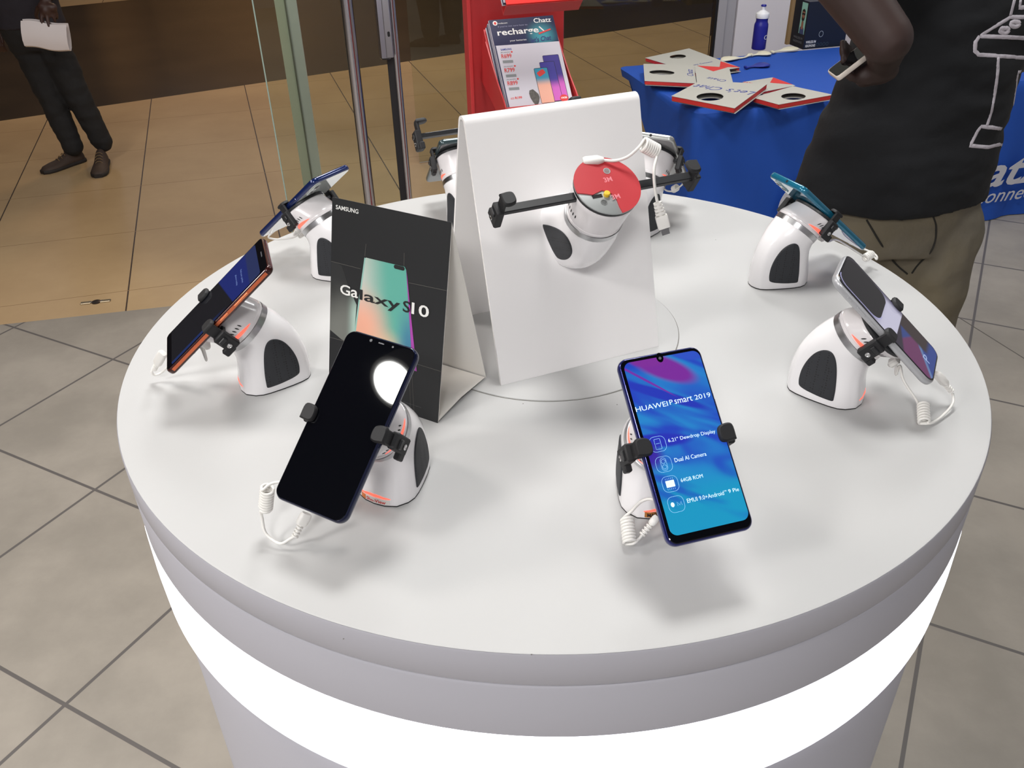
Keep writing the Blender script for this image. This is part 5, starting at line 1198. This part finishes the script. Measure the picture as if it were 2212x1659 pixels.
for L_ in PR:
    D = []
    for i in range(len(L_)-1):
        n = max(2, int(math.dist(L_[i], L_[i+1])/5)); D += [(L_[i][0]+(L_[i+1][0]-L_[i][0])*k/n, L_[i][1]+(L_[i+1][1]-L_[i][1])*k/n) for k in range(n)]
    D.append(L_[-1]); Q = [on_shirt(*p) for p in D]; Q = [q for q in Q if q is not None]
    if len(Q) > 2: g.tube(Q, 0.009, 20)
pr_ = g.build('shirt_drawing', M_chalk, pm, smooth='all'); pr_['label'] = 'white chalk style line drawing'
# trouser pocket seams
bm2 = bmesh.new(); bm2.from_mesh(tr.data); bv2 = BVHTree.FromBMesh(bm2)
def on_tr(px, py, lift=0.0005):
    d = ray(px, py).normalized(); h = bv2.ray_cast(CAM-pm.location, d)
    return None if h[0] is None else h[0]-d*lift
for L_ in ([(2016, 468), (2022, 490), (2020, 520), (2010, 545), (1985, 570), (1970, 590)], [(2130, 450), (2136, 480), (2126, 510), (2112, 540), (2104, 575)], [(1872, 475), (1905, 530), (1935, 570), (1960, 592)]):
    Q = [on_tr(*p) for p in L_]; Q = [q for q in Q if q is not None]
    if len(Q) > 2: G().tube(catmull(Q, 5), 0.0025, 6).build('trouser_seam', mat('dark_seam', (38, 36, 32), 0.9), tr, M=Matrix.Identity(4))
# phone in his hand
a, b = hpnt(1824, 168, 1.975), hpnt(1884, 122, 1.975); y = (b-a).normalized(); x = ray(1850, 140).normalized()+_up*0.75+_right*0.15; x = (x-y*x.dot(y)).normalized(); z = x.cross(y); x0_ = x.copy()
if z.z < 0: x = -x; z = x.cross(y)
hpM = frame((a+b)/2+x0_*0.034, x, y, z)
t = tag(empty('smartphone', M=hpM), 'white phone held in the hand of the person in black T shirt', 'smartphone')
phone_body(0.068, 0.094, 0.0115, 0.009, None, None).build('frame', mat('white_phone_shell', (226, 216, 206), 0.35), t, smooth=35)
G().prism(rrect(0.062, 0.088, 0.007, 6), 0.0115, 0.0118).build('screen_glass', M_glass_screen, t)
m = mat('lit_back_edge', (210, 205, 240), 0.4)
G().prism(rrect(0.060, 0.086, 0.007, 6), -0.0004, 0.0).build('back_cover', m, t)

# --- the walking person top left
wk = tag(empty('person', loc=(-2.75, 5.45, 0)), 'walking person in dark clothes and brown shoes carrying rolled white paper', 'person')
aL_, aR_ = onz(160, 322, 0.10), onz(224, 312, 0.11)
kL, kR = ony(105, 200, aL_.y+0.02), ony(160, 192, aR_.y-0.02); hL, hR = ony(38, 45, aL_.y+0.06), ony(88, 42, aR_.y+0.02)
pel = (hL+hR)/2
g = G()
ell_loft(g, [(pel.x, pel.y, z, a, b, 0.3) for z, a, b in ((pel.z-0.05, .13, .10), (pel.z+0.08, .15, .11), (pel.z+0.3, .15, .11), (pel.z+0.5, .17, .11), (pel.z+0.60, .12, .08))])
capsule(g, (pel.x, pel.y, pel.z+0.58), (pel.x, pel.y-0.02, pel.z+0.72), 0.055, 0.05); head(g, (pel.x, pel.y-0.03, pel.z+0.83), (-0.4, -0.9, 0))
for h_, k_, a_ in ((hL, kL, aL_), (hR, kR, aR_)): capsule(g, h_, k_, 0.078, 0.054); capsule(g, k_, a_, 0.050, 0.036)
sR = Vector((pel.x+0.22, pel.y-0.05, pel.z+0.52)); eR_ = Vector((pel.x+0.26, pel.y-0.06, pel.z+0.22)); yH = 5.18
wR = ony(98, -6, yH+0.04); hnd = ony(100, 22, yH+0.01)
capsule(g, (pel.x+0.1, pel.y, pel.z+0.52), sR, 0.06, 0.055); capsule(g, sR, eR_, 0.05, 0.042); capsule(g, eR_, wR, 0.040, 0.028)
capsule(g, wR, hnd, 0.028, 0.032); capsule(g, ony(92, 14, yH+0.01), ony(114, 16, yH+0.01), 0.026, 0.024)
finger(g, [ony(90, 26, yH), ony(90, 44, yH-0.012), ony(97, 72, yH-0.022)], 0.0125, 0.0095)
finger(g, [ony(101, 28, yH), ony(103, 46, yH-0.014), ony(110, 68, yH-0.022)], 0.0125, 0.0095)
finger(g, [ony(111, 26, yH+0.01), ony(116, 38, yH+0.01), ony(119, 46, yH+0.015)], 0.0115, 0.009)
finger(g, [ony(119, 22, yH+0.02), ony(123, 32, yH+0.03), ony(123, 40, yH+0.045)], 0.0105, 0.0085)
finger(g, [ony(82, 16, yH+0.02), ony(78, 32, yH+0.05), ony(84, 50, yH+0.07)], 0.0130, 0.0100)
sL = Vector((pel.x-0.22, pel.y+0.05, pel.z+0.52)); eL_ = sL+Vector((-0.04, 0.10, -0.29)); wL = eL_+Vector((0.0, -0.08, -0.25))
capsule(g, (pel.x-0.1, pel.y, pel.z+0.52), sL, 0.06, 0.055); capsule(g, sL, eL_, 0.05, 0.042); capsule(g, eL_, wL, 0.040, 0.027); capsule(g, wL, wL+Vector((0, -0.01, -0.07)), 0.028, 0.030)
for k in range(4): finger(g, [wL+Vector((-0.028+0.019*k, -0.01, -0.09)), wL+Vector((-0.030+0.020*k, -0.02, -0.13)), wL+Vector((-0.028+0.019*k, 0.0, -0.165))], 0.0115, 0.0085)
finger(g, [wL+Vector((0.030, -0.02, -0.05)), wL+Vector((0.045, -0.035, -0.08)), wL+Vector((0.045, -0.04, -0.11))], 0.0125, 0.0095)
fuse(g, 'body', M_skin2, wk, 0.0065, 3)
g = G(); ell_loft(g, [(pel.x, pel.y, z, a, b, 0.3) for z, a, b in ((pel.z-0.16, .150, .125), (pel.z-0.02, .185, .145), (pel.z+0.10, .180, .140))])
for h_, k_, a_ in ((hL, kL, aL_), (hR, kR, aR_)):
    capsule(g, h_, k_, 0.105, 0.082); an = a_+(k_-a_)*0.06; capsule(g, k_, an, 0.080, 0.062)
    capsule(g, an+(k_-a_)*0.05, an, 0.066, 0.064)
fuse(g, 'trousers', M_dark, wk, 0.010, 4, wr=(11.0, 0.009, 1.5))
g = G(); ell_loft(g, [(pel.x, pel.y, z, a, b, 0.3) for z, a, b in ((pel.z-0.03, .195, .150), (pel.z+0.15, .190, .145), (pel.z+0.40, .195, .140), (pel.z+0.54, .17, .11), (pel.z+0.63, .08, .07))])
for s_, e_, w_ in ((sR, eR_, wR), (sL, eL_, wL)): capsule(g, (pel.x, pel.y, pel.z+0.53), s_, 0.07, 0.072); capsule(g, s_, e_, 0.068, 0.060); capsule(g, e_, e_+(w_-e_)*0.82, 0.058, 0.046)
fuse(g, 'jacket', mat('dark_navy_jacket', (34, 30, 38), 0.85, bump=(24, 0.25)), wk, 0.010, 4, wr=(8.0, 0.008, 1.2))
g = G(); hc = Vector((pel.x, pel.y, pel.z+0.845)); R_ = []
for z, a, b in ((-0.03, .084, .088), (0.02, .092, .100), (0.06, .090, .098), (0.10, .066, .076), (0.122, .02, .02)): R_.append([(hc.x+a*math.cos(q), hc.y+b*math.sin(q)+0.012, hc.z+z) for q in (2*math.pi*i/24 for i in range(24))])
g.loft(R_); fuse(g, 'hair', M_hair, wk, 0.008, 3)
h1, t1 = onz(182, 347, 0.0), onz(78, 381, 0.0); h2, t2_ = onz(237, 322, 0.0), onz(214, 384, 0.0)
shoe(wk, h1+(h1-t1).normalized()*0.0, h1+(t1-h1).normalized()*0.29)
h2 = t2_+(h2-t2_).normalized()*0.30; shoe(wk, (h2.x, h2.y, 0.004), tuple(t2_))
# rolled sheet of paper
pa, pb = ony(54, 74, yH), ony(152, 84, yH); x = (pb-pa).normalized(); y = Vector((0, 0, 1)); y = (y-x*y.dot(x)).normalized(); z = x.cross(y); L = (pb-pa).length
R_ = []
prof = []
for i in range(30):
    q = math.radians(200+i*9.6); prof.append((0.014+0.0*i+0.022*math.cos(q), -0.030+0.030*math.sin(q)*1.1))
top_ = [(-0.002, 0.095), (-0.006, 0.05), (-0.010, 0.01)]
pr2 = [(-0.004, 0.062), (-0.008, 0.040), (-0.010, 0.012), (-0.008, -0.02), (0.0, -0.047), (0.014, -0.060), (0.032, -0.052), (0.042, -0.025), (0.040, 0.010), (0.030, 0.040), (0.020, 0.058)]
pr2 = [(p.x, p.y) for p in [Vector((a, b)) for a, b in pr2]]
for u in [k/14 for k in range(15)]:
    sk = 1-0.10*abs(u-0.5); R_.append([(u*L, (b+0.004*math.sin(u*7))*sk*1.25+0.006, a) for a, b in pr2]+[(u*L, (b*0.985+0.004*math.sin(u*7))*sk*1.25+0.006, a*0.97+0.0012) for a, b in pr2[::-1]])
pp_ = G().loft(R_).build('rolled_paper', mat('white_office_paper', (222, 214, 214), 0.8), M=frame(pa, x, y, z), smooth=40)
tag(pp_, 'rolled white sheet of paper in the hand of the walking person', 'paper')
